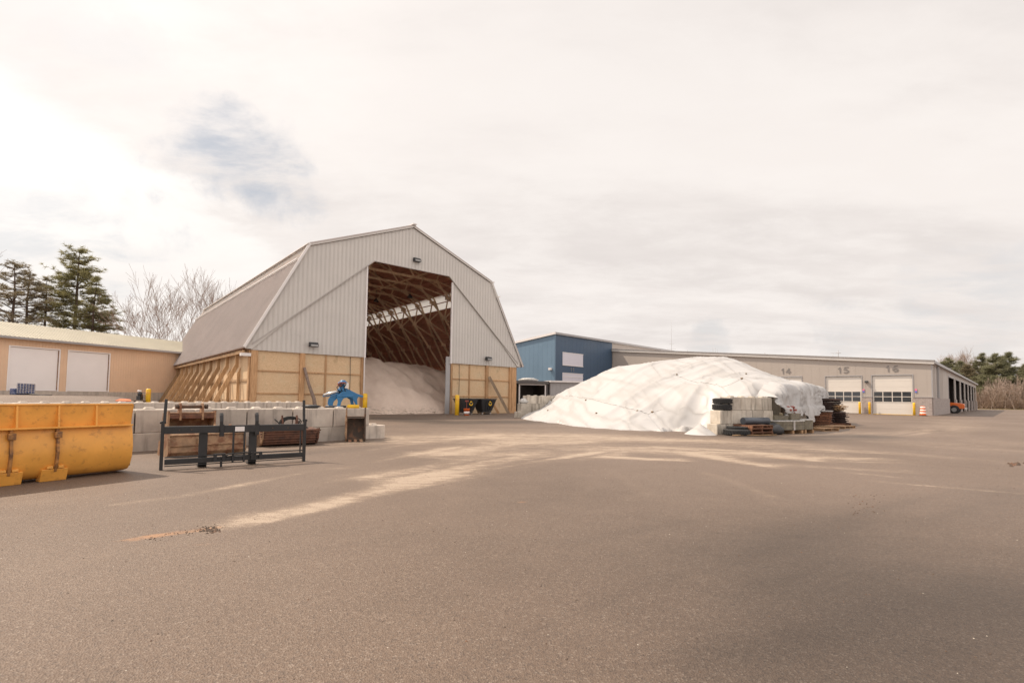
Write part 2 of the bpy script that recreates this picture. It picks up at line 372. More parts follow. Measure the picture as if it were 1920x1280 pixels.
# ------------------------------------------------------------------ mesh helpers
DBG = False; DBGD = {}
SPLIT = {'stone_pier', 'stone_base', 'stone_cap', 'pin', 'jamb_trim', 'gusset_plate', 'column', 'gutter', 'batten', 'purlin', 'other_walls', 'gable', 'rail', 'vertical_rod', 'timber_skid', 'strap', 'ridge_cap', 'girt', 'cable', 'edge_flashing', 'interior_wall', 'window_trim', 'lug', 'hose', 'bolt', 'frame', 'walls', 'stud', 'edge_trim', 'door_frame', 'hydraulic_hose', 'side_cutter', 'stringer', 'rack', 'rake_trim'}
class MB:
    def __init__(s): s.v = []; s.f = []; s.sm = []
    def face(s, idx, smooth=False): s.f.append(idx); s.sm.append(smooth)
    def add(s, vs, fs, smooth=False):
        o = len(s.v); s.v += [tuple(v) for v in vs]
        for f in fs: s.face([o + i for i in f], smooth)
        return s
    def box(s, x0, x1, y0, y1, z0, z1):
        vs = [(x, y, z) for z in (z0, z1) for y in (y0, y1) for x in (x0, x1)]
        return s.add(vs, [(0, 2, 3, 1), (4, 5, 7, 6), (0, 1, 5, 4), (2, 6, 7, 3), (0, 4, 6, 2), (1, 3, 7, 5)])
    def beam(s, p, q, w, h, up=(0, 0, 1)):
        p = Vector(p); q = Vector(q); d = (q - p).normalized(); up = Vector(up)
        if abs(d.dot(up)) > .98: up = Vector((1, 0, 0))
        a = d.cross(up).normalized(); b = a.cross(d).normalized()
        vs = [c + a * (i * w / 2) + b * (j * h / 2) for c in (p, q) for j in (-1, 1) for i in (-1, 1)]
        return s.add(vs, [(0, 1, 3, 2), (4, 6, 7, 5), (0, 4, 5, 1), (2, 3, 7, 6), (0, 2, 6, 4), (1, 5, 7, 3)])
    def tube(s, pts, r, n=8, smooth=True, cap=True):
        pts = [Vector(p) for p in pts]; rs = r if isinstance(r, (list, tuple)) else [r] * len(pts)
        o = len(s.v); prev = None
        for i, p in enumerate(pts):
            d = (pts[min(i + 1, len(pts) - 1)] - pts[max(i - 1, 0)]).normalized()
            if prev is None:
                a = d.cross(Vector((0, 0, 1)) if abs(d.z) < .9 else Vector((1, 0, 0))).normalized()
            else: a = (prev - d * prev.dot(d)).normalized()
            prev = a; b = d.cross(a)
            for k in range(n):
                an = 2 * math.pi * k / n
                s.v.append(tuple(p + (a * math.cos(an) + b * math.sin(an)) * rs[i]))
        for i in range(len(pts) - 1):
            for k in range(n):
                s.face([o + i * n + k, o + i * n + (k + 1) % n, o + (i + 1) * n + (k + 1) % n, o + (i + 1) * n + k], smooth)
        if cap:
            s.face([o + k for k in range(n)][::-1]); s.face([o + (len(pts) - 1) * n + k for k in range(n)])
        return s
    def lathe(s, prof, n=20, c=(0, 0, 0), axis='z', smooth=True):
        o = len(s.v)
        for r, z in prof:
            for k in range(n):
                an = 2 * math.pi * k / n; x, y = r * math.cos(an), r * math.sin(an)
                P = (x, y, z) if axis == 'z' else ((x, z, y) if axis == 'y' else (z, x, y))
                s.v.append((c[0] + P[0], c[1] + P[1], c[2] + P[2]))
        for i in range(len(prof) - 1):
            for k in range(n):
                s.face([o + i * n + k, o + i * n + (k + 1) % n, o + (i + 1) * n + (k + 1) % n, o + (i + 1) * n + k], smooth)
        s.face([o + k for k in range(n)][::-1]); s.face([o + (len(prof) - 1) * n + k for k in range(n)])
        return s
    def prism(s, poly, a, b, plane='xz', smooth=False):
        """poly of 2-D points extruded from a to b along the remaining axis"""
        def P(u, v, w_): return {'xz': (u, w_, v), 'yz': (w_, u, v), 'xy': (u, v, w_)}[plane]
        o = len(s.v); n = len(poly)
        s.v += [P(u, v, a) for u, v in poly] + [P(u, v, b) for u, v in poly]
        s.face([o + i for i in range(n)]); s.face([o + n + i for i in range(n)][::-1])
        for i in range(n): s.face([o + i, o + (i + 1) % n, o + n + (i + 1) % n, o + n + i], smooth)
        return s
    def slab(s, quad, th):
        """quad (4 corners) given a thickness along its normal"""
        q = [Vector(x) for x in quad]; nn = (q[1] - q[0]).cross(q[3] - q[0]).normalized() * th
        return s.add(q + [x + nn for x in q], [(0, 3, 2, 1), (4, 5, 6, 7), (0, 1, 5, 4), (1, 2, 6, 5), (2, 3, 7, 6), (3, 0, 4, 7)])
    def pieces(s):
        par = list(range(len(s.v)))
        def find(a):
            while par[a] != a: par[a] = par[par[a]]; a = par[a]
            return a
        for f in s.f:
            for b in f[1:]:
                ra_, rb_ = find(f[0]), find(b)
                if ra_ != rb_: par[rb_] = ra_
        out = {}
        for f, m_ in zip(s.f, s.sm): out.setdefault(find(f[0]), []).append((f, m_))
        res = []
        for fs in out.values():
            q = MB(); idx = {}
            for f, m_ in fs:
                for i in f:
                    if i not in idx: idx[i] = len(q.v); q.v.append(s.v[i])
                q.face([idx[i] for i in f], m_)
            res.append(q)
        return res
    def build(s, name, mat, parent=None, label=None, bevel=0, loc=None, rot=None):
        if parent and name in SPLIT:
            ps = s.pieces()
            if len(ps) > 1:
                for q in ps: r = q.build(name, mat, parent, label, bevel, loc, rot)
                return r
        if s.pieces.__doc__ is None and parent and DBG:
            k_ = len(s.pieces())
            if k_ > 1: DBGD[name] = max(DBGD.get(name, 0), k_)
        me = bpy.data.meshes.new(name); me.from_pydata(s.v, [], s.f); me.polygons.foreach_set('use_smooth', s.sm); 
        me.materials.append(MATS[mat]); me.update()
        import bmesh
        bm = bmesh.new(); bm.from_mesh(me); bmesh.ops.recalc_face_normals(bm, faces=bm.faces); bm.to_mesh(me); bm.free()
        o = bpy.data.objects.new(name, me); COL.objects.link(o)
        if parent: o.parent = parent
        if label: o['label'] = label
        if loc is not None: o.location = loc
        if rot is not None: o.rotation_euler = rot
        if bevel:
            b = o.modifiers.new('bevel', 'BEVEL'); b.width = bevel; b.segments = 2; b.limit_method = 'ANGLE'; b.harden_normals = False
        return o

def tag(o, label, cat, group=None, kind=None):
    if label: o['label'] = label
    if cat: o['category'] = cat
    if group: o['group'] = group
    if kind: o['kind'] = kind
    return o
def thing(name, label, cat, loc=(0, 0, 0), rz=0., group=None, rot=None):
    o = bpy.data.objects.new(name, None); COL.objects.link(o); o.empty_display_size = .3
    o.location = loc; o.rotation_euler = rot if rot else (0, 0, rad(rz))
    return tag(o, label, cat, group)
def dup(root, loc, rz=None, label=None, group=None, rot=None):
    r = root.copy(); COL.objects.link(r); r.location = loc
    if rz is not None: r.rotation_euler = (0, 0, rad(rz))
    if rot: r.rotation_euler = rot
    if label: r['label'] = label
    if group: r['group'] = group
    for ch in list(root.children):
        c_ = ch.copy(); COL.objects.link(c_); c_.parent = r
        for g_ in list(ch.children):
            d_ = g_.copy(); COL.objects.link(d_); d_.parent = c_
    return r
ORD = ['first', 'second', 'third', 'fourth', 'fifth', 'sixth', 'seventh', 'eighth', 'ninth', 'tenth', 'eleventh', 'twelfth', 'thirteenth', 'fourteenth', 'fifteenth', 'sixteenth']
def ss(a, b, x): 
    t_ = np.clip((x - a) / (b - a), 0, 1); return t_ * t_ * (3 - 2 * t_)

# numpy value noise
_rng = np.random.RandomState(3)
_tab = _rng.rand(256, 256)
def vnoise(x, y):
    xi = np.floor(x).astype(int); yi = np.floor(y).astype(int); fx = x - xi; fy = y - yi
    fx = fx * fx * (3 - 2 * fx); fy = fy * fy * (3 - 2 * fy)
    g_ = lambda a, b: _tab[a & 255, b & 255]
    return (g_(xi, yi) * (1 - fx) + g_(xi + 1, yi) * fx) * (1 - fy) + (g_(xi, yi + 1) * (1 - fx) + g_(xi + 1, yi + 1) * fx) * fy
def fbm(x, y, o=4):
    r_ = 0; a = .5; tot = 0
    for i in range(o):
        r_ = r_ + a * vnoise(x * 2 ** i + 13 * i, y * 2 ** i + 7 * i); tot += a; a *= .5
    return r_ / tot

# ------------------------------------------------------------------ ground
BA = rad(41.2)                       # barn bearing
BE = Vector((math.cos(BA), math.sin(BA), 0)); BN = Vector((-math.sin(BA), math.cos(BA), 0))
BO = Vector((.1, 47.58, 0))          # barn right front corner
def rise(x, y):
    sx_ = (x - BO.x) * BE.x + (y - BO.y) * BE.y; tx_ = (x - BO.x) * BN.x + (y - BO.y) * BN.y
    return 1.15 * ss(0, 4, -25.4 - sx_) * ss(-8, 12, tx_)
def axis_pts(a, b, step, outer):
    core = np.arange(a, b + 1e-6, step); lo = []; v = a; s_ = step
    while v > outer[0]: s_ *= 1.22; v -= s_; lo.append(v)
    hi = []; v = b; s_ = step
    while v < outer[1]: s_ *= 1.22; v += s_; hi.append(v)
    return np.array(lo[::-1] + list(core) + hi)
gx = axis_pts(-14, 24, .12, (-500, 700)); gy = axis_pts(2, 37, .12, (-60, 900))
X, Y = np.meshgrid(gx, gy)
Zg = rise(X, Y)
def pldist(pts):
    """distance to polyline and unit position along it"""
    best = np.full(X.shape, 1e9)
    for (a, b) in zip(pts[:-1], pts[1:]):
        ax, ay = a.x, a.y; dx, dy = b.x - ax, b.y - ay; L = dx * dx + dy * dy
        t_ = np.clip(((X - ax) * dx + (Y - ay) * dy) / L, 0, 1)
        best = np.minimum(best, np.hypot(X - ax - t_ * dx, Y - ay - t_ * dy))
    return best
def streak(pix, wd, amt, nz=1.):
    pts = [G(*q) for q in pix]; d_ = pldist(pts)
    a = pts[-1] - pts[0]; L = a.length; ux, uy = a.x / L, a.y / L
    al = X * ux + Y * uy; ac = -X * uy + Y * ux
    nn = fbm(al * .35, ac * 3.5, 4)
    return amt * np.exp(-(d_ / wd) ** 2) * np.clip(1 + nz * (nn - .5) * 2.6, 0, 2)
salt = np.zeros_like(X)
sts = [([(390, 992), (520, 968), (640, 940)], .16, .45), ([(480, 972), (560, 958), (700, 925), (830, 892)], .34, .85), ([(780, 906), (900, 878), (1000, 862), (1120, 850)], .60, .95), ([(700, 895), (860, 868), (1000, 846)], .35, .6), ([(560, 915), (700, 884), (840, 862)], .30, .45),
       ([(220, 945), (340, 930), (470, 905)], .14, .40), ([(430, 915), (560, 888), (640, 875)], .16, .45), ([(640, 878), (760, 852), (860, 836)], .30, .55), ([(820, 850), (960, 830), (1100, 828)], .7, .60),
       ([(700, 842), (800, 828), (930, 815)], .35, .5), ([(700, 905), (800, 890), (900, 868)], .12, .35),
       ([(760, 822), (900, 820), (1100, 820), (1300, 826), (1500, 836)], 1.9, .62), ([(880, 850), (1000, 842), (1200, 842), (1400, 850), (1600, 862)], 1.3, .60),
       ([(1150, 857), (1215, 861), (1275, 862)], .30, 1.0), ([(1310, 852), (1370, 862), (1440, 872)], .45, .95), ([(1240, 838), (1400, 846), (1520, 862)], .35, .6),
       ([(1320, 886), (1370, 905), (1440, 930)], .22, .42), ([(1150, 880), (1190, 905), (1215, 925)], .22, .25), ([(1480, 870), (1600, 880), (1700, 884)], .4, .40),
       ([(1590, 886), (1640, 890), (1685, 895)], .10, .75), ([(1640, 902), (1760, 912), (1920, 925)], .16, .45), ([(1560, 845), (1700, 850), (1900, 868)], .6, .35),
       ([(1500, 815), (1700, 812), (1800, 800), (1790, 786)], 1.4, .30), ([(1440, 822), (1650, 828), (1900, 845)], 1.2, .22),
       ([(0, 1075), (150, 1050), (330, 1015)], .30, .22), ([(250, 905), (310, 893), (420, 884), (560, 878)], .35, .22), ([(0, 945), (120, 935), (260, 915)], .2, .20), ([(260, 850), (400, 842), (600, 836), (760, 826)], .8, .30)]
for q in sts: salt += streak(*q)
salt += .34 * np.exp(-((X - 1.5 - .45 * (Y - 20)) / 6.5) ** 2) * np.exp(-((Y - 20.5) / 4.5) ** 2)
salt += .22 * ss(11, 16, X) * ss(12, 20, Y) * ss(75, 30, Y)
salt += .20 * ss(.52, .75, fbm(X * .22, Y * .22, 5)) * ss(10, 16, Y) * ss(60, 30, Y)
# soft sweeping tyre arcs
for (cx0, cy0, r0, k) in ((6, 40, 21., .14), (9, 39, 19.5, .12), (30, 15, 17., .13), (31, 16, 19., .10), (2, 3, 12., .08), (42, 40, 11, .2), (43, 41, 13.5, .16)):
    dd = np.abs(np.hypot(X - cx0, Y - cy0) - r0)
    salt += k * np.exp(-(dd / .35) ** 2) * np.clip(fbm(X * .4, Y * .4, 3) * 2 - .4, 0, 1) * ss(8, 14, Y)
dirt = np.zeros_like(X)
for q in (([(250, 1010), (320, 1000), (400, 990)], .10, .85, .8), ([(350, 1022), (405, 1018)], .05, .5, 1), ([(225, 1044), (245, 1038)], .05, .45, 1), ([(60, 1086), (88, 1083)], .035, .55, 1), ([(120, 1030), (155, 1025)], .035, .5, 1),
          ([(40, 1052), (60, 1050)], .04, .4, 1), ([(140, 1052), (170, 1045)], .05, .35, 1), ([(975, 940), (990, 942)], .06, .6, .6), ([(1118, 1033), (1135, 1034)], .035, .5, .5), ([(925, 1150), (945, 1160)], .03, .42, 1), ([(1400, 853), (1480, 860)], .15, .45, 1), ([(200, 1130), (260, 1105)], .06, .22, 1)):
    dirt += streak(*q)
dirt += .45 * ss(.66, .78, fbm(X * 1.1 + 9, Y * 1.1, 4)) * ss(-2, -6, X) * ss(9, 5, Y)
dark = .52 * ss(-.8, 3.2, X + 1.2 * (fbm(X * .5, Y * .5, 4) - .5)) * ss(7.5, 3.0, Y + 2.5 * (fbm(X * .4 + 7, Y * .4, 4) - .5)) + .20 * ss(-2.5, 0, X) * ss(12, 5, Y) + .10 * ss(.40, .66, fbm(X * .35 + 3, Y * .5, 4)) * ss(3, 9, Y)  # near and right foreground painted darker, imitating lens vignette and glare falloff
for q in (([(1390, 815), (1480, 822), (1620, 818)], 1.6, .75), ([(1450, 800), (1600, 800)], 2.0, .35), ([(700, 785), (850, 792), (960, 790)], 2.2, .8), ([(560, 850), (700, 838)], .7, .35), ([(150, 870), (330, 880)], .9, .25),  # includes the barn's shadow band painted on the ground before its opening
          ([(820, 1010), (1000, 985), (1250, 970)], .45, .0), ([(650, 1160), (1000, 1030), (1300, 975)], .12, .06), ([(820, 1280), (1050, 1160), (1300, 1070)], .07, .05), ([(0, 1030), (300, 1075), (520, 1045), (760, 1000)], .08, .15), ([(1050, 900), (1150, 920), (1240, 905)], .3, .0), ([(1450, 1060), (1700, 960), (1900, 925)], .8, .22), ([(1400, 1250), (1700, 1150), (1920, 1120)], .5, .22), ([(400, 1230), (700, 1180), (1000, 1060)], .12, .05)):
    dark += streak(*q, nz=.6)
me = bpy.data.meshes.new('ground')
nx, ny = len(gx), len(gy)
co = np.stack([X, Y, Zg], -1).reshape(-1, 3)
ii = np.arange((ny - 1) * (nx - 1)); r_ = ii // (nx - 1); c__ = ii % (nx - 1); a_ = r_ * nx + c__
qd = np.stack([a_, a_ + 1, a_ + nx + 1, a_ + nx], -1)
me.vertices.add(len(co)); me.vertices.foreach_set('co', co.ravel())
me.loops.add(qd.size); me.loops.foreach_set('vertex_index', qd.ravel())
me.polygons.add(len(qd)); me.polygons.foreach_set('loop_start', np.arange(0, qd.size, 4)); me.polygons.foreach_set('loop_total', np.full(len(qd), 4))
me.polygons.foreach_set('use_smooth', np.ones(len(qd), bool))
me.update(); me.validate()
ca = me.color_attributes.new('dust_and_shade', 'FLOAT_COLOR', 'POINT')
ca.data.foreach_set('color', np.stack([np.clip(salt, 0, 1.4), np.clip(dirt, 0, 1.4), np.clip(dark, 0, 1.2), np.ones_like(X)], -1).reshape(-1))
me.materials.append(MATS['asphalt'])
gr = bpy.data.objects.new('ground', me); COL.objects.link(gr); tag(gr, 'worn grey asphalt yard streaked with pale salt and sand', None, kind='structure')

def sheet(name, poly, z, mat, label):
    mb = MB(); mb.add([(x, y, z) for x, y in poly], [tuple(range(len(poly)))])
    o = mb.build(name, mat); return tag(o, label, None, kind='structure')
vg = [(60, 168), (120, 148), (150, 143), (220, 132), (420, 100), (700, 260), (300, 500), (60, 420)]
sheet('grass_verge', vg, .012, 'grass', 'strip of dry yellowish grass at the far edge of the yard')
sheet('forest_floor', [(80, 183), (160, 161), (230, 150), (440, 120), (720, 280), (310, 520), (80, 440)], .03, 'forest_floor', 'brown leaf littered ground under the distant trees')

# pebbles and clods on the asphalt
pb = MB()
def stone(mb, x, y, z, r, fl=.6):
    vs = []; 
    for k in range(6):
        a = k * math.pi / 3 + random.random() * .5; q = r * random.uniform(.7, 1.1); vs.append((x + q * math.cos(a), y + q * math.sin(a), z + r * .15 * random.random()))
    vs.append((x + r * .2 * random.uniform(-1, 1), y, z + r * fl * 1.3)); vs.append((x, y, z - r * .2))
    mb.add(vs, [(k, (k + 1) % 6, 6) for k in range(6)] + [((k + 1) % 6, k, 7) for k in range(6)])
for k in range(700):
    d_ = random.uniform(2.3, 20) ; a = random.uniform(-.8, .8); x = d_ * math.tan(a); 
    stone(pb, x, d_, 0, random.uniform(.003, .008) * (1 + d_ * .06))
pb2 = MB()
for k in range(260):
    d_ = 2.3 + 20 * random.random() ** 1.2; a = random.uniform(-.8, .8); stone(pb2, d_ * math.tan(a), d_, 0, random.uniform(.002, .005) * (1 + d_ * .06))
o = pb2.build('pale_pebbles', 'concrete_old'); tag(o, 'tiny pale stones and salt grains scattered across the asphalt', 'pebbles', kind='stuff')
o = pb.build('pebbles', 'rusty_dark'); tag(o, 'small dark and pale pebbles scattered across the asphalt', 'pebbles', kind='stuff')
pc = MB()
for k in range(60):
    q = G(random.gauss(392, 9), random.gauss(993, 3)); stone(pc, q.x, q.y, 0, random.uniform(.006, .022), .7)
for k in range(110):
    u_ = random.random() ** .7; q = G(265 + 150 * u_ + random.gauss(0, 6), 1011 - 24 * u_ + random.gauss(0, 3)); stone(pc, q.x, q.y, 0, random.uniform(.003, .010), .7)
for k in range(40):
    q = G(random.uniform(1590, 1660), random.uniform(925, 965)); stone(pc, q.x, q.y, 0, random.uniform(.006, .016), .7)
for k in range(14):
    q = G(1905 + random.gauss(0, 8), 871 + random.gauss(0, 1.5)); stone(pc, q.x, q.y, 0, random.uniform(.03, .07), .7)
o = pc.build('dirt_clods', 'rusty_dark'); tag(o, 'crumbled brown dirt clods beside the orange soil smear on asphalt', 'dirt', kind='stuff')

# ------------------------------------------------------------------ salt barn
barn = thing('salt_barn', 'large grey gambrel salt storage barn with open front and timber buttresses', 'barn', BO, 41.2)
BW0, BW1, BD, BC = -22.85, .45, 37.6, -11.2
prof = [(-23.32, 4.42), (-20.1, 10.72), (-19.42, 12.02), (BC, 15.27), (-2.98, 12.02), (-2.3, 10.72), (1.05, 4.42)]
def prof_h(s_):
    for (a, b) in zip(prof[:-1], prof[1:]):
        if a[0] <= s_ <= b[0]: return a[1] + (b[1] - a[1]) * (s_ - a[0]) / (b[0] - a[0])
    return 4.4
OL, OR_ = -15.05, -7.15
def diag_h(s_):   # diagonal trim line on either side of the opening
    if s_ < -14.5: return 4.72 + (11.8 - 4.72) * (s_ + 22.85) / (22.85 - 14.5)
    if s_ > -7.6: return 4.72 + (11.8 - 4.72) * (.45 - s_) / (.45 + 7.6)
    return 11.8
def panel(name, y0, y1, top, bot, s0, s1, brks, mat='siding_grey'):
    ss_ = sorted(set([s0, s1] + [b for b in brks if s0 < b < s1]))
    mb = MB(); poly = [(s_, bot(s_)) for s_ in ss_] + [(s_, top(s_)) for s_ in reversed(ss_) if top(s_) - bot(s_) > 1e-3]
    mb.prism(poly, y0, y1)
    k = math.ceil(s0 / .305) * .305
    while k < s1 - .03:
        za = max(bot(k), bot(k + .035)) ; zb = min(top(k), top(k + .035))
        if zb - za > .05:
            for dx in (0., .075): mb.box(k + dx, k + dx + .022, y0 - .018, y0 - .001, za + .004, zb - .004)
        k += .305
    return mb.build(name, mat, barn)
bk = [p_[0] for p_ in prof] + [-14.5, -7.6]
up_ = lambda s_: prof_h(s_) - .10
panel('gable_siding', -.16, -.06, up_, lambda s_: max(diag_h(s_), 4.42) if -22.85 < s_ < .45 else 4.40, -23.2, .8, bk + [-22.85, .45])
panel('lower_siding', -.055, 0., lambda s_: min(diag_h(s_) + .05, up_(s_)), lambda s_: 4.35, -22.85, OL, bk)
panel('lower_siding', -.055, 0., lambda s_: min(diag_h(s_) + .05, up_(s_)), lambda s_: 4.35, OR_, .45, bk)
tr = MB()
for a, b in (((-22.85, 4.72), (-14.5, 11.8)), ((-14.5, 11.8), (-7.6, 11.8)), ((-7.6, 11.8), (.45, 4.72))):
    tr.beam((a[0], -.18, a[1]), (b[0], -.18, b[1]), .07, .06)
tr.build('diagonal_trim', 'siding_groove', barn)
tl = MB()
for x_ in (OL + .03, OR_ - .03): tl.box(x_ - .06, x_ + .06, -.115, .04, 4.3, 11.35)
tl.box(OL - .02, OL + .03, -.14, .10, .0, 4.3)
tl.build('jamb_trim', 'trim_light', barn)
jb = MB(); jb.box(OR_ - .45, OR_ - .02, .05, .14, 0, 4.9); jb.build('jamb_sheet', 'trim_grey', barn)
rk = MB()
for a, b in zip(prof[:-1], prof[1:]): rk.beam((a[0], -.27, a[1] + .02), (b[0], -.27, b[1] + .02), .05, .19)
rk.build('rake_trim', 'siding_grey', barn)
fas = MB(); fas.beam((prof[0][0] - .02, -.33, prof[0][1] + .06), (prof[1][0] - .0, -.33, prof[1][1] + .06), .06, .16); fas.beam((prof[1][0], -.33, prof[1][1] + .06), (prof[2][0], -.33, prof[2][1] + .06), .06, .16)
fas.build('edge_flashing', 'trim_light', barn)
# roof slopes
def roof(i, mat, name, th=.09, ribs=True, lift=0.):
    a, b = prof[i], prof[i + 1]; y0, y1 = -.30, BD + .4
    mb = MB(); d = Vector((b[0] - a[0], 0, b[1] - a[1])); L = d.length; d.normalize(); nn = Vector((-d.z, 0, d.x))
    A = Vector((a[0], 0, a[1])) + nn * lift; B = Vector((b[0], 0, b[1])) + nn * lift
    q = [A + Vector((0, y0, 0)), B + Vector((0, y0, 0)), B + Vector((0, y1, 0)), A + Vector((0, y1, 0))]
    mb.add([v_ + nn * k for k in (0, th) for v_ in q], [(0, 1, 2, 3), (7, 6, 5, 4), (0, 4, 5, 1), (1, 5, 6, 2), (2, 6, 7, 3), (3, 7, 4, 0)])
    if ribs:
        y = y0 + .1
        while y < y1:
            mb.add([v_ + Vector((0, dy, 0)) + nn * k for v_ in (A, B) for k in (th, th + .045) for dy in (y, y + .05)], [(0, 1, 3, 2), (4, 6, 7, 5), (0, 4, 5, 1), (2, 3, 7, 6), (0, 2, 6, 4), (1, 5, 7, 3)])
            y += .305
    return mb.build(name, mat, barn)
roof(0, 'roof_brown', 'roof'); roof(5, 'roof_brown', 'roof')
roof(1, 'skylight', 'skylight', .02, False); roof(4, 'skylight', 'skylight', .02, False)
roof(2, 'roof_brown', 'roof', lift=.02); roof(3, 'roof_brown', 'roof', lift=.02)
rc = MB(); rc.beam((BC - .0, -.45, 15.43), (BC, BD + .4, 15.43), .34, .10)
for s_ in (-1, 1): rc.beam((BC + s_ * 9.12, -.42, 10.80), (BC + s_ * 9.12, BD + .4, 10.80), .06, .08)
for s_ in (-1, 1): rc.beam((BC + s_ * 8.36, -.42, 12.03), (BC + s_ * 8.36, BD + .4, 12.03), .14, .07)
rc.build('ridge_cap', 'trim_light', barn)
# purlins and timber trusses
pu = MB()
for i in (0, 2, 3, 5):
    a, b = prof[i], prof[i + 1]; L = math.dist(a, b); n_ = int(L / .75)
    for k in range(n_ + 1):
        f_ = (k + .3) / (n_ + .6); x_ = a[0] + (b[0] - a[0]) * f_; z_ = a[1] + (b[1] - a[1]) * f_
        pu.beam((x_, 0, z_ - .09), (x_, BD, z_ - .09), .09, .10)
pu.beam((-19.62, 0, 11.3), (-19.62, BD, 11.3), .06, .09); pu.beam((-2.78, 0, 11.3), (-2.78, BD, 11.3), .06, .09)
pu.build('purlin', 'timber_dark', barn)
dk = MB()
for i in (0, 2, 3, 5):
    a, b = prof[i], prof[i + 1]
    dk.add([(a[0], .02, a[1] - .02), (b[0], .02, b[1] - .02), (b[0], BD, b[1] - .02), (a[0], BD, a[1] - .02)], [(0, 1, 2, 3)])
dk.build('roof_deck', 'timber_dark', barn)
inner = [(-22.6, 4.3), (-18.6, 9.3), (-15.7, 12.1), (-6.7, 12.1), (-3.8, 9.3), (.2, 4.3)]
def truss(y):
    mb = MB(); w_ = .045
    O = [(-23.05, 4.38), (-19.78, 10.55), (-19.15, 11.82), (BC, 15.0), (-3.25, 11.82), (-2.62, 10.55), (.65, 4.38)]
    for a, b in zip(O[:-1], O[1:]): mb.beam((a[0], y, a[1]), (b[0], y, b[1]), w_, .20)
    for a, b in zip(inner[:-1], inner[1:]): mb.beam((a[0], y, a[1]), (b[0], y, b[1]), w_, .20)
    web = []
    for sg in (-1, 1):
        m_ = lambda s_: BC + sg * s_
        web += [((m_(7.4), 9.3), (m_(8.45), 10.3)), ((m_(7.4), 9.3), (m_(7.8), 11.5)), ((m_(7.4), 9.3), (m_(10.3), 7.9)), ((m_(4.5), 12.1), (m_(7.8), 11.5)), ((m_(4.5), 12.1), (m_(4.9), 13.1)), ((m_(2.2), 12.1), (m_(4.6), 13.2)), ((m_(2.2), 12.1), (m_(.0), 15.0))]
    for a, b in web: mb.beam((a[0], y, a[1]), (b[0], y, b[1]), .04, .13)
    return mb.build('truss', 'truss_wood', barn)
def gussets(y, tr_):
    mb = MB()
    for sg in (-1, 1):
        for s_, z_ in ((7.4, 9.3), (9.3, 7.0), (4.5, 12.05), (7.7, 11.35), (6, 10.7)): mb.box(BC + sg * s_ - .24, BC + sg * s_ + .24, y - .05, y + .05, z_ - .16, z_ + .16)
    return mb.build('gusset_plate', 'truss_wood', tr_)
for k in range(13):
    y = .35 + k * 2.94 + (.0 if k else 0)
    t0 = truss(y); gussets(y, t0)
# timber lower walls
def ply(name, x0, x1, y0, y1, z0, z1): mb = MB(); mb.box(x0, x1, y0, y1, z0, z1); return mb.build(name, 'plywood', barn)
for a, b in ((-22.4, -19.7), (-19.4, OL - .18)): 
    for z0, z1 in ((-.05, 1.5), (1.52, 3.0), (3.02, 4.36)): ply('plywood_panel', a, b, .10, .14, z0, z1)
for a, b in ((OR_ + .22, -3.3), (-3.0, -.15)):
    for z0, z1 in ((-.05, 1.5), (1.52, 3.0), (3.02, 4.36)): ply('plywood_panel', a, b, .10, .14, z0, z1)
bt = MB()
for a, b in ((-22.4, -19.7), (-19.4, OL - .18), (OR_ + .22, -3.3), (-3.0, -.15)):
    for z_ in (1.51, 3.01): bt.box(a, b, .04, .095, z_ - .045, z_ + .045)
for x_ in (-17.9, -5.1): bt.box(x_ - .06, x_ + .06, .035, .09, 0, 4.35)
bt.build('batten', 'timber', barn)
for x0, x1, y0, y1 in ((-22.85, -22.42, -.02, .30), (-22.95, -22.87, .02, .30), (-19.72, -19.40, -.06, .2), (OL - .2, OL - .02, -.02, .2), (OR_ + .02, OR_ + .2, -.02, .2), (-3.3, -3.02, -.06, .2), (-.45, -.22, -.05, .2), (-.15, .42, -.02, .30)):
    mb = MB(); mb.box(x0, x1, y0, y1, -.2, 4.348); mb.build('post', 'timber', barn)
cb = MB(); 
for x_ in (-16.1, -6.25): cb.tube([(x_, .02, 4.3), (x_ + .02, .0, 2.6), (x_, .0, 1.6)], .018, 6)
cb.build('cable', 'black_plastic', barn)
for s_ in (-1, 1):   # side walls
    x0 = BW0 + .02 if s_ < 0 else BW1 - .14
    mb = MB(); mb.box(x0, x0 + .12, .31, BD - .1, -.1, 4.34); mb.build('side_wall', 'plywood', barn)
mb = MB()
pts = [(BW0 + .1, -.1)] + [(p_[0] + (.2 if i < 3 else -.2 if i > 3 else 0), p_[1] - .15) for i, p_ in enumerate(prof)] + [(BW1 - .1, -.1)]
mb.prism(pts, BD - .08, BD); mb.build('rear_wall', 'timber_dark', barn)
# buttresses down the left side (and the hidden right side)
for side in (-1, 1):
    for k in range(12):
        y = 2.6 + 2.94 * k; X_ = lambda s_: (BW0 - s_) if side < 0 else (BW1 + s_)
        if side > 0 and k > 5: continue
        mb = MB()
        sh = [(.12, 4.32), (.34, 4.32), (.34, 3.5), (2.15, -.15), (1.82, -.15), (.12, 3.34)]
        mb.prism([(X_(a), b) for a, b in sh], y - .045, y + .045)
        mb.prism([(X_(a), b) for a, b in ((.01, 3.28), (.20, 3.28 - .40), (.20, -.15), (.01, -.15))], y - .04, y + .04)
        mb.build('buttress', 'timber_brace', barn)
mb = MB(); mb.box(BW0 - .44, BW0 - .35, .1, BD, 4.12, 4.32); mb.box(BW0 - .05, BW0 - .001, .3, BD, .9, 1.05); mb.box(BW0 - .05, BW0 - .001, .3, BD, 2.3, 2.45); mb.build('girt', 'timber_y', barn)
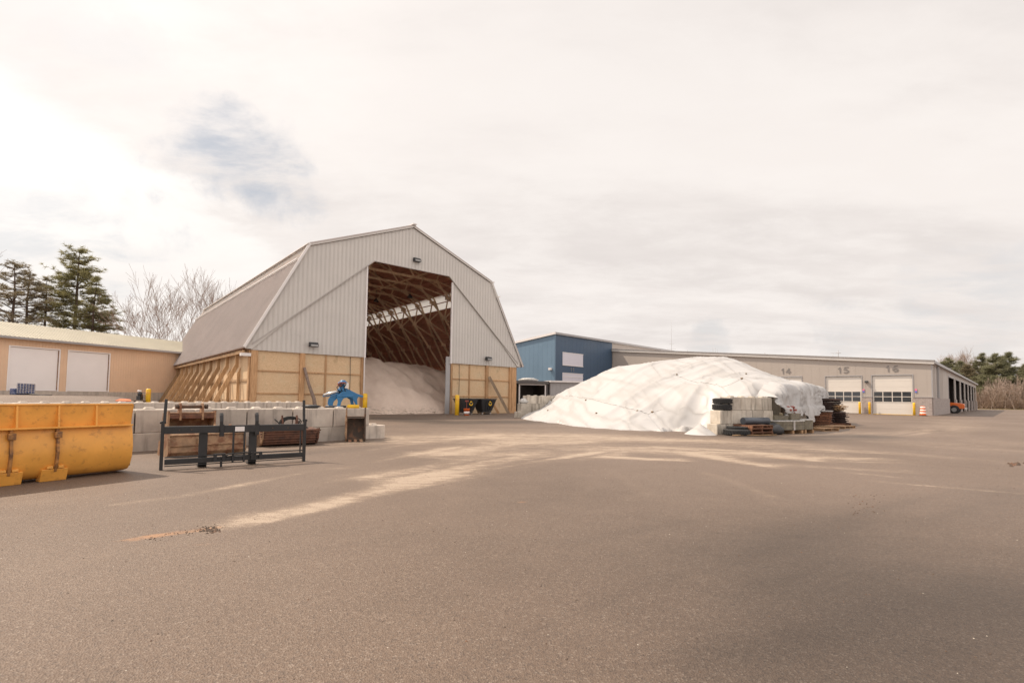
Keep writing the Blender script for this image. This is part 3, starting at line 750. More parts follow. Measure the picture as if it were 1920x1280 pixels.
mb = MB(); mb.prism([(BW0 - .02, 4.3), (BW0 - .36, 4.3), (BW0 - .36, 3.5), (BW0 - 1.3, 1.6), (BW0 - 1.1, 1.55), (BW0 - .02, 3.6)], -.02, .05); 
mb = MB(); mb.box(BW0 - .62, BW0 - .02, -.14, .18, 3.92, 4.12); mb.build('white_cap', 'trim_light', barn)
# wall packs
def wallpack(x_, z_, parent, r=.30):
    mb = MB(); mb.prism([(-.30, z_ - .16), (-.30, z_ + .02), (-.18, z_ + .16), (0, z_ + .16), (0, z_ - .16)], x_ - r, x_ + r, 'yz')
    o = mb.build('wall_lamp', 'black_plastic', parent, bevel=.02, loc=(0, -.20, 0))
    m2 = MB(); m2.box(x_ - r * .8, x_ + r * .8, -.32, -.301, z_ - .13, z_ - .01); m2.build('lens', 'lamp_lens', o)
for x_, z_ in ((-10.88, 12.55), (-18.95, 4.98), (-3.26, 4.96)): wallpack(x_, z_, barn)
# props leaning on the right bay and pole on the left bay
mb = MB(); mb.beam((-3.0, -.10, 3.35), (-1.55, -1.25, .0), .08, .26); o = mb.build('timber_prop', 'grey_timber'); o.location = BO; o.rotation_euler = (0, 0, BA)
tag(o, 'long grey plank leaning against the middle post right of the barn opening', 'plank')
mb = MB(); mb.beam((-3.05, -.16, 1.5), (-2.45, -.9, .0), .08, .22); o = mb.build('timber_prop', 'timber'); o.location = BO; o.rotation_euler = (0, 0, BA)
tag(o, 'short brown plank propped at the foot of the barn post beside the long plank', 'plank')
mb = MB(); mb.tube([(-19.45, -.1, 3.35), (-19.2, -.35, 2.2), (-18.9, -.6, 1.2), (-18.75, -.8, 0)], [.10, .11, .13, .15], 8); o = mb.build('log_prop', 'bark_pale'); o.location = BO; o.rotation_euler = (0, 0, BA)
tag(o, 'weathered grey pole leaning on the barn post left of the opening', 'pole')
# hanging lamps inside
for k, (y, x_) in enumerate(((6.5, -7.6), (10.8, -9.0))):
    t0 = thing('hanging_lamp', ('nearer' if k == 0 else 'farther') + ' dark bell lamp hanging from the trusses inside the barn', 'lamp', BO + BE * x_ + BN * y + Vector((0, 0, 10.9)), 41.2, 'lamps hanging in the barn')
    mb = MB(); mb.lathe([(.05, .35), (.08, .3), (.2, .15), (.27, 0), (.25, 0)], 14); mb.build('lamp_shade', 'black_plastic', t0)
    mb = MB(); mb.tube([(0, 0, .35), (0, 0, 1.2)], .015, 5); mb.build('cord', 'black_plastic', t0)

# salt heap in the barn
def grid_mesh(name, us, vs, hf, mat, keep=None, loc=None, rz=None, drop=0.):
    mb = MB(); U_, V_ = np.meshgrid(us, vs); H_ = hf(U_, V_); nu = len(us)
    mb.v = [tuple(q) for q in np.stack([U_, V_, H_], -1).reshape(-1, 3)]
    for j in range(len(vs) - 1):
        for i in range(nu - 1):
            if keep is None or keep(us[i], vs[j]): mb.face([j * nu + i, j * nu + i + 1, (j + 1) * nu + i + 1, (j + 1) * nu + i], True)
    if drop:
        cnt = {}
        for f in mb.f:
            for i in f: cnt[i] = cnt.get(i, 0) + 1
        for i, c_ in cnt.items():
            if c_ < 4 and mb.v[i][2] < drop: mb.v[i] = (mb.v[i][0], mb.v[i][1], -.03)
    return mb.build(name, mat, loc=loc, rot=(0, 0, rz) if rz else None)
def salt_h(s_, t_):
    wob = (fbm(s_ * .35 + 3, t_ * .35, 3) - .5)
    toe = .55 + wob * 1.8 + .5 * ss(-10, -7, s_) * 0
    rmp = np.clip((t_ - toe) / 7.2, -.02, 1)
    h = 4.35 * (1 - (1 - np.clip(rmp, 0, 1)) ** 1.7)
    h = h + .35 * np.abs(fbm(s_ * .9 + t_ * .3, t_ * .5, 3) - .5) * 2 * ss(.5, 3, t_) + .5 * np.exp(-((s_ + 13) / 3.5) ** 2 - ((t_ - 9) / 4.) ** 2) * ss(0, 6, t_)
    h = h + (fbm(s_ * .5, t_ * .5, 4) - .5) * 1.1 * ss(.5, 3.5, t_) - .35 * ss(-5, -1, s_)
    h = np.where(rmp <= 0, -.15, h)
    return h
grid_mesh('salt_heap', np.arange(-22.6, .25, .18), np.arange(-.8, 34, .2), salt_h, 'salt', loc=BO, rz=BA)
tag(bpy.data.objects['salt_heap'], 'big pale tan heap of road salt and sand filling the barn', 'salt heap')

# ------------------------------------------------------------------ concrete blocks
def block_mesh(L=1.24, Wd=.60, Hh=.585, studs=2):
    mb = MB(); mb.box(-L / 2, L / 2, -Wd / 2, Wd / 2, 0, Hh)
    return mb, L, Wd, Hh, studs
def make_block(L=1.255, Wd=.60, Hh=.585, studs=2, mat='concrete', parent=None):
    mb, *_ = block_mesh(L, Wd, Hh)
    root = mb.build('concrete_block', mat, bevel=.022)
    m2 = MB()
    for k in range(studs):
        x_ = (k + .5) * L / studs - L / 2
        b = [(x_ + i * .125, j * .125, Hh + .001) for i, j in ((-1, -1), (1, -1), (1, 1), (-1, 1))]; t_ = [(x_ + i * .085, j * .085, Hh + .055) for i, j in ((-1, -1), (1, -1), (1, 1), (-1, 1))]
        m2.add(b + t_, [(3, 2, 1, 0), (4, 5, 6, 7)] + [(i, (i + 1) % 4, 4 + (i + 1) % 4, 4 + i) for i in range(4)])
    m2.build('stud', mat, root, bevel=.012)
    return root
proto = make_block(); proto_p = make_block(); 
for c_ in list(proto_p.children): bpy.data.objects.remove(c_)
short = make_block(.61, .60, .585, 1, 'concrete_old'); old = make_block(1.22, .60, .585, 2, 'concrete_old')
used = {}
def place_block(src, loc, rz, label, group):
    if src.name not in used:
        used[src.name] = 1; src.location = loc; src.rotation_euler = (0, 0, rad(rz)); tag(src, label, 'concrete block', group); return src
    return dup(src, loc, rz, label, group)
# front wall: runs from behind the yellow bucket to the narrow bucket
P0 = Vector((-9.32, 12.28, 0)); RA = 45.5; rd = Vector((math.cos(rad(RA)), math.sin(rad(RA)), 0)); rn = Vector((-rd.y, rd.x, 0))
s_ = 6.48; k = 0
while k < 8:
    j = random.uniform(-.01, .01)
    place_block(proto, P0 + rd * (s_ - .64 - 1.282 * k) + rn * (.31 + j) + Vector((0, 0, .445)), RA, 'concrete block, %s from the right end, upper row of low wall behind pallet forks' % ORD[k], 'upper row of the front block wall'); k += 1
k = 0
while k < 8:
    if k == 0: place_block(proto, P0 + rd * (7.11 - .64) + rn * .33 + Vector((0, 0, -.14)), RA, 'half exposed end block sticking out under the narrow black bucket', 'lower row of the front block wall')
    else: place_block(proto_p, P0 + rd * (7.11 - .64 - 1.282 * k) + rn * (.32 + random.uniform(-.015, .01)) + Vector((0, 0, -.14)), RA, 'concrete block, %s from the right end, bottom row of wall behind pallet forks' % ORD[k], 'lower row of the front block wall')
    k += 1
# rear wall row
R1 = Vector((-12.55, 29.9, 0)); R0 = Vector((-18.9, 17.0, 0)); rr = (R1 - R0); RL = rr.length; rr.normalize(); ra2 = math.degrees(math.atan2(rr.y, rr.x))
for k in range(11):
    for z_, nm, src in ((.43, 'upper', proto), (-.155, 'bottom', proto_p)):
        place_block(src, R1 - rr * (.64 + 1.3 * k) + Vector((0, 0, z_)), ra2, 'concrete block, %s from the barn end, %s row of the rear block wall' % (ORD[k], nm), nm + ' row of the rear block wall')
# stepped walls holding the covered pile
def wall_run(P, ang, rows, mat_src, gname, txt):
    d_ = Vector((math.cos(rad(ang)), math.sin(rad(ang)), 0))
    for r, (z_, s0, n_) in enumerate(rows):
        for k in range(n_):
            place_block(mat_src, P + d_ * (s0 + .62 * (1 if mat_src is not short else .5) + k * (1.235 if mat_src is not short else .625)) + Vector((0, 0, z_)), ang, txt % (ORD[k], ('bottom', 'second', 'third', 'top')[r]), gname)
PB = G(1325, 812.5); PB = Vector((8.72, 21.75, 0))
wall_run(PB, 22, [(-.15, 0., 5), (.44, .18, 5), (1.03, .75, 4)], short, 'blocks of the near end of the tarp wall', 'small square block, %s from left, %s row of stained wall beside covered pile')
PB2 = Vector((12.55, 23.9, 0))
wall_run(PB2, 44, [(-.15, 0., 2), (.44, 0., 2), (1.03, 0., 2), (1.62, 0., 2)], old, 'blocks under the tarp', 'stained block, %s from the camera, %s row of the wall under hanging tarp')
wall_run(Vector((14.9, 26.55, 0)), 53.6, [(-.15, 0., 8), (.44, 0., 8), (1.03, 0., 8), (1.62, 0., 8)], old, 'blocks of the receding tarp wall', 'stained block, %s from the pallets end, %s row of receding wall under tarp')
PA = Vector((.35, 36.6, 0))
wall_run(PA, 30, [(-.15, 0., 3), (.44, .25, 3), (1.03, .72, 3)], old, 'blocks at the barn end of the pile', 'pale block, %s from the barn, %s row of stepped wall left of pile')
wb = MB(); wb.lathe([(.05, 0), (.38, .02), (.42, .16), (.30, .33), (.10, .42), (.03, .43)], 12); o = wb.build('white_bag', 'plastic_wrap', loc=PA + Vector((.62, .45, 1.03))); tag(o, 'crumpled white bag sitting on the stepped blocks near the barn corner', 'bag')
for v_ in o.data.vertices: v_.co += Vector(mn.noise_vector(v_.co * 6)) * .05

# ------------------------------------------------------------------ tarp-covered pile
ctl = []
for q in ((978, 784.5), (1000, 787.5), (1027, 791), (1073, 797.5), (1115, 801.5), (1160, 804.3), (1200, 806), (1240, 807.2), (1280, 807.6), (1318, 806.0)): 
    v_ = G(*q); ctl.append((v_.x, v_.y, .03))
crest = [(1046, 737.5, 36.5), (1075, 726, 35.0), (1104, 713, 34.2), (1125, 703, 33.9), (1146, 693.5, 33.7), (1165, 687, 33.6), (1187, 684, 33.6), (1225, 681.5, 34), (1260, 680, 34.4), (1290, 678, 35), (1313, 677.3, 35.5), (1330, 679, 35.6), (1347, 683, 35.3), (1370, 690, 34.8), (1393, 697, 34.2), (1420, 704.5, 33.7), (1443, 712, 33.2), (1470, 720, 33.5), (1500, 722.5, 35.2), (1530, 727.0, 36.6)]
CR = [ZH(*q) for q in crest]
for v_ in CR:
    ctl.append(tuple(v_)); ctl.append((v_.x - .7 * .7, v_.y + 1.2, max(.3, v_.z - .28))); ctl.append((v_.x - 2, v_.y + 5, max(.1, v_.z * .55 - .2)))
for q in ((8.9, 22.75, 1.2), (9.6, 22.75, 1.62), (10.6, 23.15, 1.68), (11.6, 23.65, 1.76), (12.4, 24.15, 2.22), (13.6, 25.4, 2.32), (15, 26.9, 2.42), (17.2, 29.9, 2.48), (19.6, 33.1, 2.52), (21.7, 36.1, 2.45), (20, 38, 2.2), (12.4, 25.2, 2.45), (14.5, 27.5, 2.6), (10.5, 24.6, 1.9), (3.4, 37.9, 1.72), (3.0, 37.6, 1.15), (2.4, 37.25, .78), (1.8, 36.9, .55), (1.2, 36.5, .30), (3.6, 36.6, 1.5), (2.9, 36.0, .95), (2.0, 35.2, .55)): ctl.append(q)
# slope points between toe and crest, slightly convex
for q, zz_ in ((( 4.2, 29.5), 1.0), ((6.2, 28.0), 1.55), ((8.2, 27.5), 1.95), ((10.3, 28.5), 2.6), ((7.0, 25.8), .85), ((9.0, 25.6), 1.35), ((3.4, 31.5), .95)): ctl.append((q[0], q[1], zz_))
C = np.array(ctl); n_ = len(C)
def phi(r2): return np.where(r2 > 1e-9, .5 * r2 * np.log(np.maximum(r2, 1e-9)), 0)
D2 = (C[:, None, 0] - C[None, :, 0]) ** 2 + (C[:, None, 1] - C[None, :, 1]) ** 2
Pm = np.c_[np.ones(n_), C[:, 0], C[:, 1]]
A_ = np.block([[phi(D2) + .02 * np.eye(n_), Pm], [Pm.T, np.zeros((3, 3))]])
sol = np.linalg.solve(A_, np.r_[C[:, 2], 0, 0, 0])
def tps(x, y):
    x = np.asarray(x, float); y = np.asarray(y, float); out = sol[n_] + sol[n_ + 1] * x + sol[n_ + 2] * y
    for i in range(n_): out = out + sol[i] * phi((x - C[i, 0]) ** 2 + (y - C[i, 1]) ** 2)
    return out
def ridged(n__): return 1 - np.abs(n__ * 2 - 1)
toe_xy = [(v_.x, v_.y) for v_ in [G(*q) for q in ((974, 784), (1000, 789), (1027, 792.5), (1073, 799), (1115, 803), (1160, 806), (1200, 807.5), (1240, 809), (1285, 809.3), (1318, 808))]] + [(9.1, 23.05)]
wall_xy = [(9.4, 22.7), (10.1, 22.95), (11.6, 23.55), (12.1, 23.75)]
def pdist(x, y, pl):
    best = 1e9
    for (ax, ay), (bx, by) in zip(pl[:-1], pl[1:]):
        dx, dy = bx - ax, by - ay; t_ = np.clip(((x - ax) * dx + (y - ay) * dy) / (dx * dx + dy * dy), 0, 1)
        best = np.minimum(best, np.hypot(x - ax - t_ * dx, y - ay - t_ * dy))
    return best
NTOE = 0
def tarp_h(x, y):
    h = tps(x, y)
    # pulled creases running up the slope (towards the crest) plus soft billows
    al = x * .84 + y * .54; ac = -x * .54 + y * .84
    al2 = x * .80 + y * .60; ac2 = -x * .60 + y * .80
    cr1 = ridged(fbm(al * .10, ac * .8, 2)) ** 6
    cr2 = ridged(fbm(al2 * .13 + 5, ac2 * 1.3, 3)) ** 7
    bil = fbm(al * .25, ac * .55, 3) - .5
    small = fbm(x * 2.1, y * 2.1, 3) - .5
    amp = ss(.03, .6, h)
    h = h + amp * (.10 * cr1 + .06 * cr2 + .05 * bil + .012 * small)
    dt_ = pdist(x, y, outl[:NTOE]); h = np.minimum(h, .035 + 1.5 * dt_ + .02 * small)
    h = np.minimum(h, 1.58 + .9 * pdist(x, y, wall_xy))
    return np.where(h < .5, h + .05 * small + .07 * ridged(fbm(x * 1.2, y * 1.2, 2)) ** 4, h)
toe = [G(*q) for q in ((974, 784), (984, 786.2), (1000, 789), (1012, 789.5), (1027, 792.5), (1045, 793.2), (1073, 799), (1095, 800.5), (1115, 803), (1135, 803.4), (1160, 806), (1180, 806.2), (1200, 807.5), (1225, 807.6), (1240, 809), (1262, 808), (1285, 809.3), (1304, 808.2), (1318, 808))]
NTOE = len(toe) + 1
outl = [(v_.x, v_.y) for v_ in toe] + [(9.05, 23.2), (9.4, 22.75), (10.1, 22.95), (11.6, 23.55), (12.2, 23.8), (13.6, 25.0), (14.9, 26.4), (17.2, 29.55), (19.7, 32.95), (22.0, 36.1), (22.0, 39), (17, 42), (12, 42), (4.4, 42), (3.6, 38.6), (3.45, 37.88), (2.9, 37.55), (2.2, 37.15), (1.5, 36.75), (.95, 36.4)]
def inside(x, y, poly=outl):
    c_ = False; j = len(poly) - 1
    for i in range(len(poly)):
        xi, yi = poly[i]; xj, yj = poly[j]
        if (yi > y) != (yj > y) and x < (xj - xi) * (y - yi) / (yj - yi) + xi: c_ = not c_
        j = i
    return c_
tus = np.arange(.2, 22.3, .11); tvs = np.arange(22.2, 42, .11)
o = grid_mesh('tarp_covered_pile', tus, tvs, lambda x, y: np.maximum(tarp_h(x, y), .025 + .02 * fbm(x * 3, y * 3, 2)), 'tarp', keep=lambda x, y: inside(x + .055, y + .055), drop=.75)
tag(o, 'long mound covered with a creased white tarpaulin between block walls', 'tarp pile'); pile = o
# curtain of tarp hanging over the outer wall face
mb = MB(); CP = [Vector((11.65, 22.75, 0)), Vector((15.0, 26.05, 0)), Vector((22.15, 35.75, 0))]; CL = [(CP[1] - CP[0]).length, (CP[2] - CP[1]).length]; L_ = sum(CL)
NU, NV = 220, 22
for i in range(NU + 1):
    u_ = i / NU; q_ = u_ * L_; k_ = 0 if q_ < CL[0] else 1; f_ = (q_ - (0 if k_ == 0 else CL[0])) / CL[k_]
    dv = (CP[k_ + 1] - CP[k_]).normalized(); base_ = CP[k_].lerp(CP[k_ + 1], f_)
    d0, d1 = (CP[1] - CP[0]).normalized(), (CP[2] - CP[1]).normalized(); bl = min(1, max(0, (q_ - CL[0]) / 1.2 + .5)); dn = d0.lerp(d1, bl).normalized(); nv = Vector((dn.y, -dn.x, 0))
    topz = max(float(tarp_h(base_.x - nv.x * .75, base_.y - nv.y * .75)) + .03, 1.68 + .6 * min(1., u_ / .06)); topz = min(topz, 2.62)
    botz = .88 - .10 * math.sin(u_ * 19) + .35 * (float(fbm(np.array(u_ * 16.), np.array(2.))) - .5) - .62 * math.exp(-((u_ - .27) / .035) ** 2) + .45 * max(0, 1 - u_ / .05)
    for j in range(NV + 1):
        v_ = j / NV; z_ = topz + (botz - topz) * v_
        fold = (ridged(float(fbm(np.array(u_ * 40. + v_ * 1.2), np.array(v_ * .5 + 3), 3))) ** 3 - .4) * .30 * min(1, v_ * 3 + .1)
        off = .25 * math.sin(min(1, v_ * 4) * math.pi / 2) + fold + .25 * v_ * (1 if z_ < 1.2 else 0.4) - (.55 if j == 0 else .12 if j == 1 else 0) + .05
        p_ = base_ + nv * off + dv * (.10 * math.sin(v_ * 3 + u_ * 40)); mb.v.append((p_.x, p_.y, z_))
for i in range(NU):
    for j in range(NV): a = i * (NV + 1) + j; mb.face([a, a + NV + 1, a + NV + 2, a + 1], True)
mb.build('hanging_tarp', 'tarp', pile)
# seam ropes lying over the cover
def rope(pix, n_=60):
    pts = []
    for a, b in zip(pix[:-1], pix[1:]):
        for k in range(n_):
            f_ = k / n_; px, py = a[0] + (b[0] - a[0]) * f_, a[1] + (b[1] - a[1]) * f_
            r = ray(px, py); lo, hi = 15., 60.
            for tt in np.arange(20, 45, .15):
                if HCAM + r.z * tt <= 0 or HCAM + r.z * tt < float(tarp_h(r.x * tt, r.y * tt)): break
            pts.append((r.x * tt, r.y * tt, float(tarp_h(r.x * tt, r.y * tt)) + .02))
    return pts
for pix in ([(1060, 742), (1105, 748), (1150, 760), (1195, 772), (1245, 787)], [(1262, 703), (1300, 716), (1340, 722), (1390, 735)]):
    mb = MB(); mb.tube(rope(pix, 12), .009, 5); mb.build('rope', 'plastic_wrap', pile)
for px, py in ((1098, 752), (1118, 776), (1195, 771), (1223, 777), (1269, 704), (1399, 702), (1027, 770), (1391, 731)):
    q = rope([(px, py), (px + 1, py)], 1)[0]; m2 = MB(); m2.lathe([(.02, -.03), (.06, 0), (.05, .04), (.01, .05)], 8); m2.build('tarp_tie', 'grey_timber', pile, loc=q)
# small salt spill at the block corner
q = G(1319, 815)
mb = MB(); 
sh_ = grid_mesh('salt_spill', np.arange(-.84, .84, .06), np.arange(-.84, .84, .06), lambda x, y: np.maximum(.46 - np.hypot(x * 1.0, y * .9) * .72, -.03) + .03 * (fbm(x * 8, y * 8, 3) - .5), 'tarp', drop=9., loc=(q.x, q.y + .35, 0)); tag(sh_, 'small white cone of salt spilled against the corner block', 'salt')

# ------------------------------------------------------------------ loader bucket (yellow)
q0, q1 = Vector((-7.65, 7.69, 0)), Vector((-6.9, 9.11, 0)); ang = math.degrees(math.atan2(q1.y - q0.y, q1.x - q0.x))
lb = thing('loader_bucket', 'big yellow wheel loader bucket lying with its ribbed back to the yard', 'loader bucket', q1, ang)
# local: x from -3.4 (hidden) to 0, y positive = away from camera
back = [(.50, .02), (.27, .03), (.13, .07), (.05, .16), (0., .30), (-.02, .48), (.0, .64), (.035, .79), (.05, .85)]
inn = [(a + .035, b + .02) for a, b in back]
mb = MB(); n_ = len(back); 
poly = back + inn[::-1]
mb.prism(poly, -3.4, 0, 'yz', smooth=True); o = mb.build('bucket_shell', 'bucket_yellow', lb)
for f in o.data.polygons: f.use_smooth = abs(f.normal.x) < .5
e_ = o.modifiers.new('es', 'EDGE_SPLIT'); e_.split_angle = rad(35)
mb = MB(); mb.box(-3.4, 0, -.055, .10, .852, .880); mb.build('ledge', 'bucket_yellow', lb, bevel=.006)
mb = MB(); mb.slab([(-3.4, .075, .881), (0, .075, .881), (0, .035, 1.23), (-3.4, .035, 1.23)], .025); mb.build('spill_guard', 'bucket_yellow', lb)
mb = MB(); mb.box(-3.4, 0.0, -.01, .06, 1.225, 1.25); mb.build('top_lip', 'bucket_yellow', lb, bevel=.006)
for e in (0.0, -3.4):
    mb = MB(); mb.prism(back + [(.09, .88), (.02, 1.24), (.45, 1.0), (1.0, .25), (1.05, .05)], e - .001, e + .03, 'yz'); mb.build('side_plate', 'bucket_yellow', lb, bevel=.006)
for x_ in (-.55, -1.06, -1.57, -2.1, -2.6):
    mb = MB(); mb.prism([(.07, .881), (-.045, .881), (-.015, 1.22), (.03, 1.22)], x_ - .012, x_ + .012, 'yz'); mb.build('gusset', 'bucket_yellow', lb)
for x_ in (-1.06, -1.62, -2.2):
    mb = MB(); ri = [(a - .07, b - .0) for a, b in back[2:]] 
    mb.prism([(.2, .03)] + [(a - .055, b) for a, b in back[2:8]] + [(-.02, .85), (.03, .85)] + [(a, b) for a, b in back[2:8]][::-1], x_ - .018, x_ + .018, 'yz'); rb = mb.build('rib', 'bucket_wear', lb, label='worn brown hinge rib down the bucket back')
    mb = MB(); mb.prism([(.05, .0), (-.01, .20), (.05, .20), (.2, .03), (.2, .0)], x_ - .17, x_ + .17, 'yz'); mb.box(x_ - .11, x_ - .03, -.02, .03, .205, .25); mb.box(x_ + .03, x_ + .11, -.02, .03, .205, .25); mb.build('wear_pad', 'bucket_yellow', lb, bevel=.008)
    mb = MB(); mb.box(x_ - .045, x_ + .045, -.07, -.0, .70, .80); mb.build('hinge_boss', 'bucket_wear', lb, bevel=.01)
mb = MB(); mb.prism([(.9, .0), (1.25, .0), (1.25, .03), (.9, .03)], -3.4, 0, 'yz'); mb.box(.031, .06, .12, .2, .12, .2); mb.build('cutting_edge', 'rusty_dark', lb)

# ------------------------------------------------------------------ pallet fork carriage
fk = thing('pallet_forks', 'black pallet fork carriage standing on the asphalt before the block wall', 'pallet forks', (-6.58, 9.48, 0), 37.27)
def fp(mb, name, mat='black_paint', bevel=.006, label=None): return mb.build(name, mat, fk, bevel=bevel, label=label)
mb = MB(); mb.box(0, 2.55, -.04, .06, .675, .815); fp(mb, 'top_bar')
mb = MB(); mb.box(1.0, 1.62, -.065, -.041, .67, .82); mb.box(.93, 1.0, -.07, .0, .60, .84); mb.box(1.56, 1.64, -.07, .0, .62, .84); fp(mb, 'center_plate')
mb = MB(); mb.box(0.04, 2.55, -.035, .04, .095, .195); fp(mb, 'bottom_bar')
mb = MB(); mb.box(0.04, 1.0, .02, .045, .215, .24); mb.box(1.7, 2.55, .02, .045, .225, .25); mb.box(.04, 2.52, -.03, -.0, .06, .078); fp(mb, 'rail')
for x_, zb in ((-.01, .02), (2.555, .02)):
    mb = MB(); mb.box(x_ - .028, x_ + .028, -.04, .04, 0, .92); fp(mb, 'end_post')
    mb = MB(); mb.beam((x_ + (.02 if x_ < 1 else -.02), 0, .9), (x_ + (.035 if x_ < 1 else -.03), .02, 1.335), .045, .05); mb.tube([(x_ - .05, 0, .89), (x_ + .05, 0, .89)], .022, 8); fp(mb, 'upright')
mb = MB(); mb.box(2.46, 2.485, -.02, .02, .19, .675); mb.box(.065, .085, -.02, .02, .19, .675) if False else None; fp(mb, 'brace_rod')
for x_ in (.95, 1.59):
    mb = MB(); mb.prism([(-.06, .60), (-.075, .9), (-.05, 1.02), (-.0, 1.07), (.05, 1.05), (.055, .98), (.0, .95), (-.02, .85), (-.02, .60)], x_ - .03, x_ + .03, 'yz'); fp(mb, 'hook')
for x_ in (1.17, 1.37):
    mb = MB(); mb.box(x_ - .018, x_ + .018, -.075, -.045, .08, .74); fp(mb, 'vertical_rod')
for x_ in (.66, 1.545):
    mb = MB(); mb.prism([(.045, .67), (.045, .06), (.06, .01), (.10, 0), (.30, 0), (.30, .02), (.12, .03), (.095, .09), (.095, .67)], x_ - .075, x_ + .075, 'yz'); fp(mb, 'fork_shank', bevel=.01)
for x_ in (.93, 1.60):
    mb = MB(); mb.box(x_ - .10, x_ + .11, -.09, -.045, .225, .265); mb.box(x_ - .10, x_ - .04, -.09, -.04, .12, .225); mb.box(x_ + .05, x_ + .11, -.09, -.04, .12, .225); mb.box(x_ - .10, x_ + .11, -.09, -.045, .10, .125); fp(mb, 'latch_bracket')
mb = MB(); mb.box(.95, .99, -.07, -.04, -.0, .11); fp(mb, 'stop_pin')
mb = MB(); mb.tube([(1.02, -.07, .2), (1.1, -.08, .245), (1.2, -.085, .25), (1.4, -.085, .26), (1.5, -.07, .24)], .014, 7); mb.tube([(1.03, -.06, .19), (1.25, -.07, .22), (1.48, -.06, .21)], .012, 7); fp(mb, 'hydraulic_hose', 'rubber', 0)
mb = MB(); mb.box(1.19, 1.36, -.082, -.0765, .695, .79); fp(mb, 'label_plate', 'sticker', 0)
mb = MB()
for x_ in (.25, .45, 1.9, 2.2): mb.lathe([(.012, 0), (.012, .012)], 8, (x_, -.052, .745), 'y')
fp(mb, 'bolt', 'rusty_dark', 0)

# ------------------------------------------------------------------ excavator buckets by the wall
def ex_bucket(name, label, loc, rz, Wd, Hh, Dp, mat, ears=True, earh=.22, teeth=0, inner='rusty_dark', tilt=(0, 0), curve=None, prow=None):
    """bucket whose open mouth faces -y and up; curved back is +y"""
    t0 = thing(name, label, 'excavator bucket', loc, rz)
    t0.rotation_euler = (tilt[0], tilt[1], rad(rz))
    cv_ = curve or [(-Dp * .10, 0), (Dp * .35, .0), (Dp * .75, .10 * Hh), (Dp * .97, .35 * Hh), (Dp, .62 * Hh), (Dp * .88, .86 * Hh), (Dp * .62, Hh)]
    mb = MB(); th = .03; pl = [(a, b) for a, b in cv_]; cx0 = sum(a for a, b in pl) / len(pl) - Dp * .2; cz0 = Hh * .6
    il = []
    for a, b in pl:
        v_ = Vector((cx0 - a, cz0 - b)).normalized() * th; il.append((a + v_.x, b + v_.y))
    mb.prism(pl + il[::-1], -Wd / 2, Wd / 2, 'yz'); sh0 = mb.build('bucket_shell', mat, t0)
    for s_ in (-1, 1):
        mb = MB(); x_ = s_ * Wd / 2; mb.prism(pl + [(Dp * .30, Hh * .93), (-.02 * Dp, .45 * Hh)], x_ - .015, x_ + .015, 'yz'); mb.build('side_plate', mat, t0, bevel=.005)
    if ears:
        for s_ in (-1, 1):
            x_ = s_ * Wd * .24; mb = MB(); mb.prism([(Dp * .9, Hh * .75), (Dp * .30, Hh * .98), (Dp * .30, Hh + earh * .4), (Dp * .42, Hh + earh), (Dp * .58, Hh + earh), (Dp * .66, Hh + earh * .5), (Dp * .98, Hh * .80)], x_ - .02, x_ + .02, 'yz'); mb.build('ear', mat, t0, bevel=.008)
        mb = MB(); mb.tube([(-Wd * .30, Dp * .5, Hh + earh * .75), (Wd * .30, Dp * .5, Hh + earh * .75)], .035, 10); mb.build('pin', 'rusty_tan', t0)
    if teeth:
        for k in range(teeth):
            x_ = (k + .5) / teeth * Wd - Wd / 2; mb = MB(); mb.prism([(-Dp * .12, -.01), (-Dp * .45, .0), (-Dp * .12, .06)], x_ - .035, x_ + .035, 'yz'); mb.build('tooth', 'rusty_tan', t0)
    else:
        mb = MB(); mb.box(-Wd / 2, Wd / 2, -Dp * .22, -Dp * .08, 0, .03); mb.build('cutting_edge', 'rusty_dark', t0)
    return t0
# wide tan ditching bucket lying on its mouth, back to the camera
t0 = thing('ditching_bucket', 'wide rusty tan ditching bucket on the ground behind the forks', 'excavator bucket', (-7.26, 12.0, 0), 49)
bp = [(-.06, 0), (-.13, .07), (-.11, .30), (-.07, .47), (.02, .50), (.12, .49), (.16, .46), (.05, .42), (-.02, .30), (-.04, .1), (0, 0)]
mb = MB(); mb.prism([(-.06, 0), (-.14, .10), (-.12, .24), (-.10, .245), (-.06, .46), (.0, .52), (.35, .46), (.6, .2), (.6, .0)], -.80, .80, 'yz'); mb.build('bucket_shell', 'rusty_tan', t0, bevel=.012)
mb = MB(); mb.box(-.80, .82, -.155, -.10, .235, .27); mb.box(-.25, -.12, -.16, -.1, .25, .42); mb.box(-.80, .80, -.09, -.03, .47, .50); mb.build('rib', 'rusty_tan', t0, bevel=.006)
for x_ in (-.82, .80):
    mb = MB(); mb.prism([(-.09, 0), (-.17, .10), (-.13, .40), (-.06, .54), (.05, .56), (.6, .3), (.65, 0)], x_ - .02, x_ + .02, 'yz'); mb.build('side_plate', 'rusty_tan', t0, label='orange painted end plate' if x_ < 0 else None)
for x_ in (.18, .52):
    mb = MB(); mb.prism([(-.02, .50), (.0, .62), (.06, .70), (.13, .70), (.2, .6), (.3, .47)], x_ - .022, x_ + .022, 'yz'); mb.build('ear', 'rusty_tan', t0, bevel=.006)
mb = MB(); mb.tube([(.12, .08, .62), (.58, .08, .62)], .035, 10); mb.build('pin', 'rusty_tan', t0)
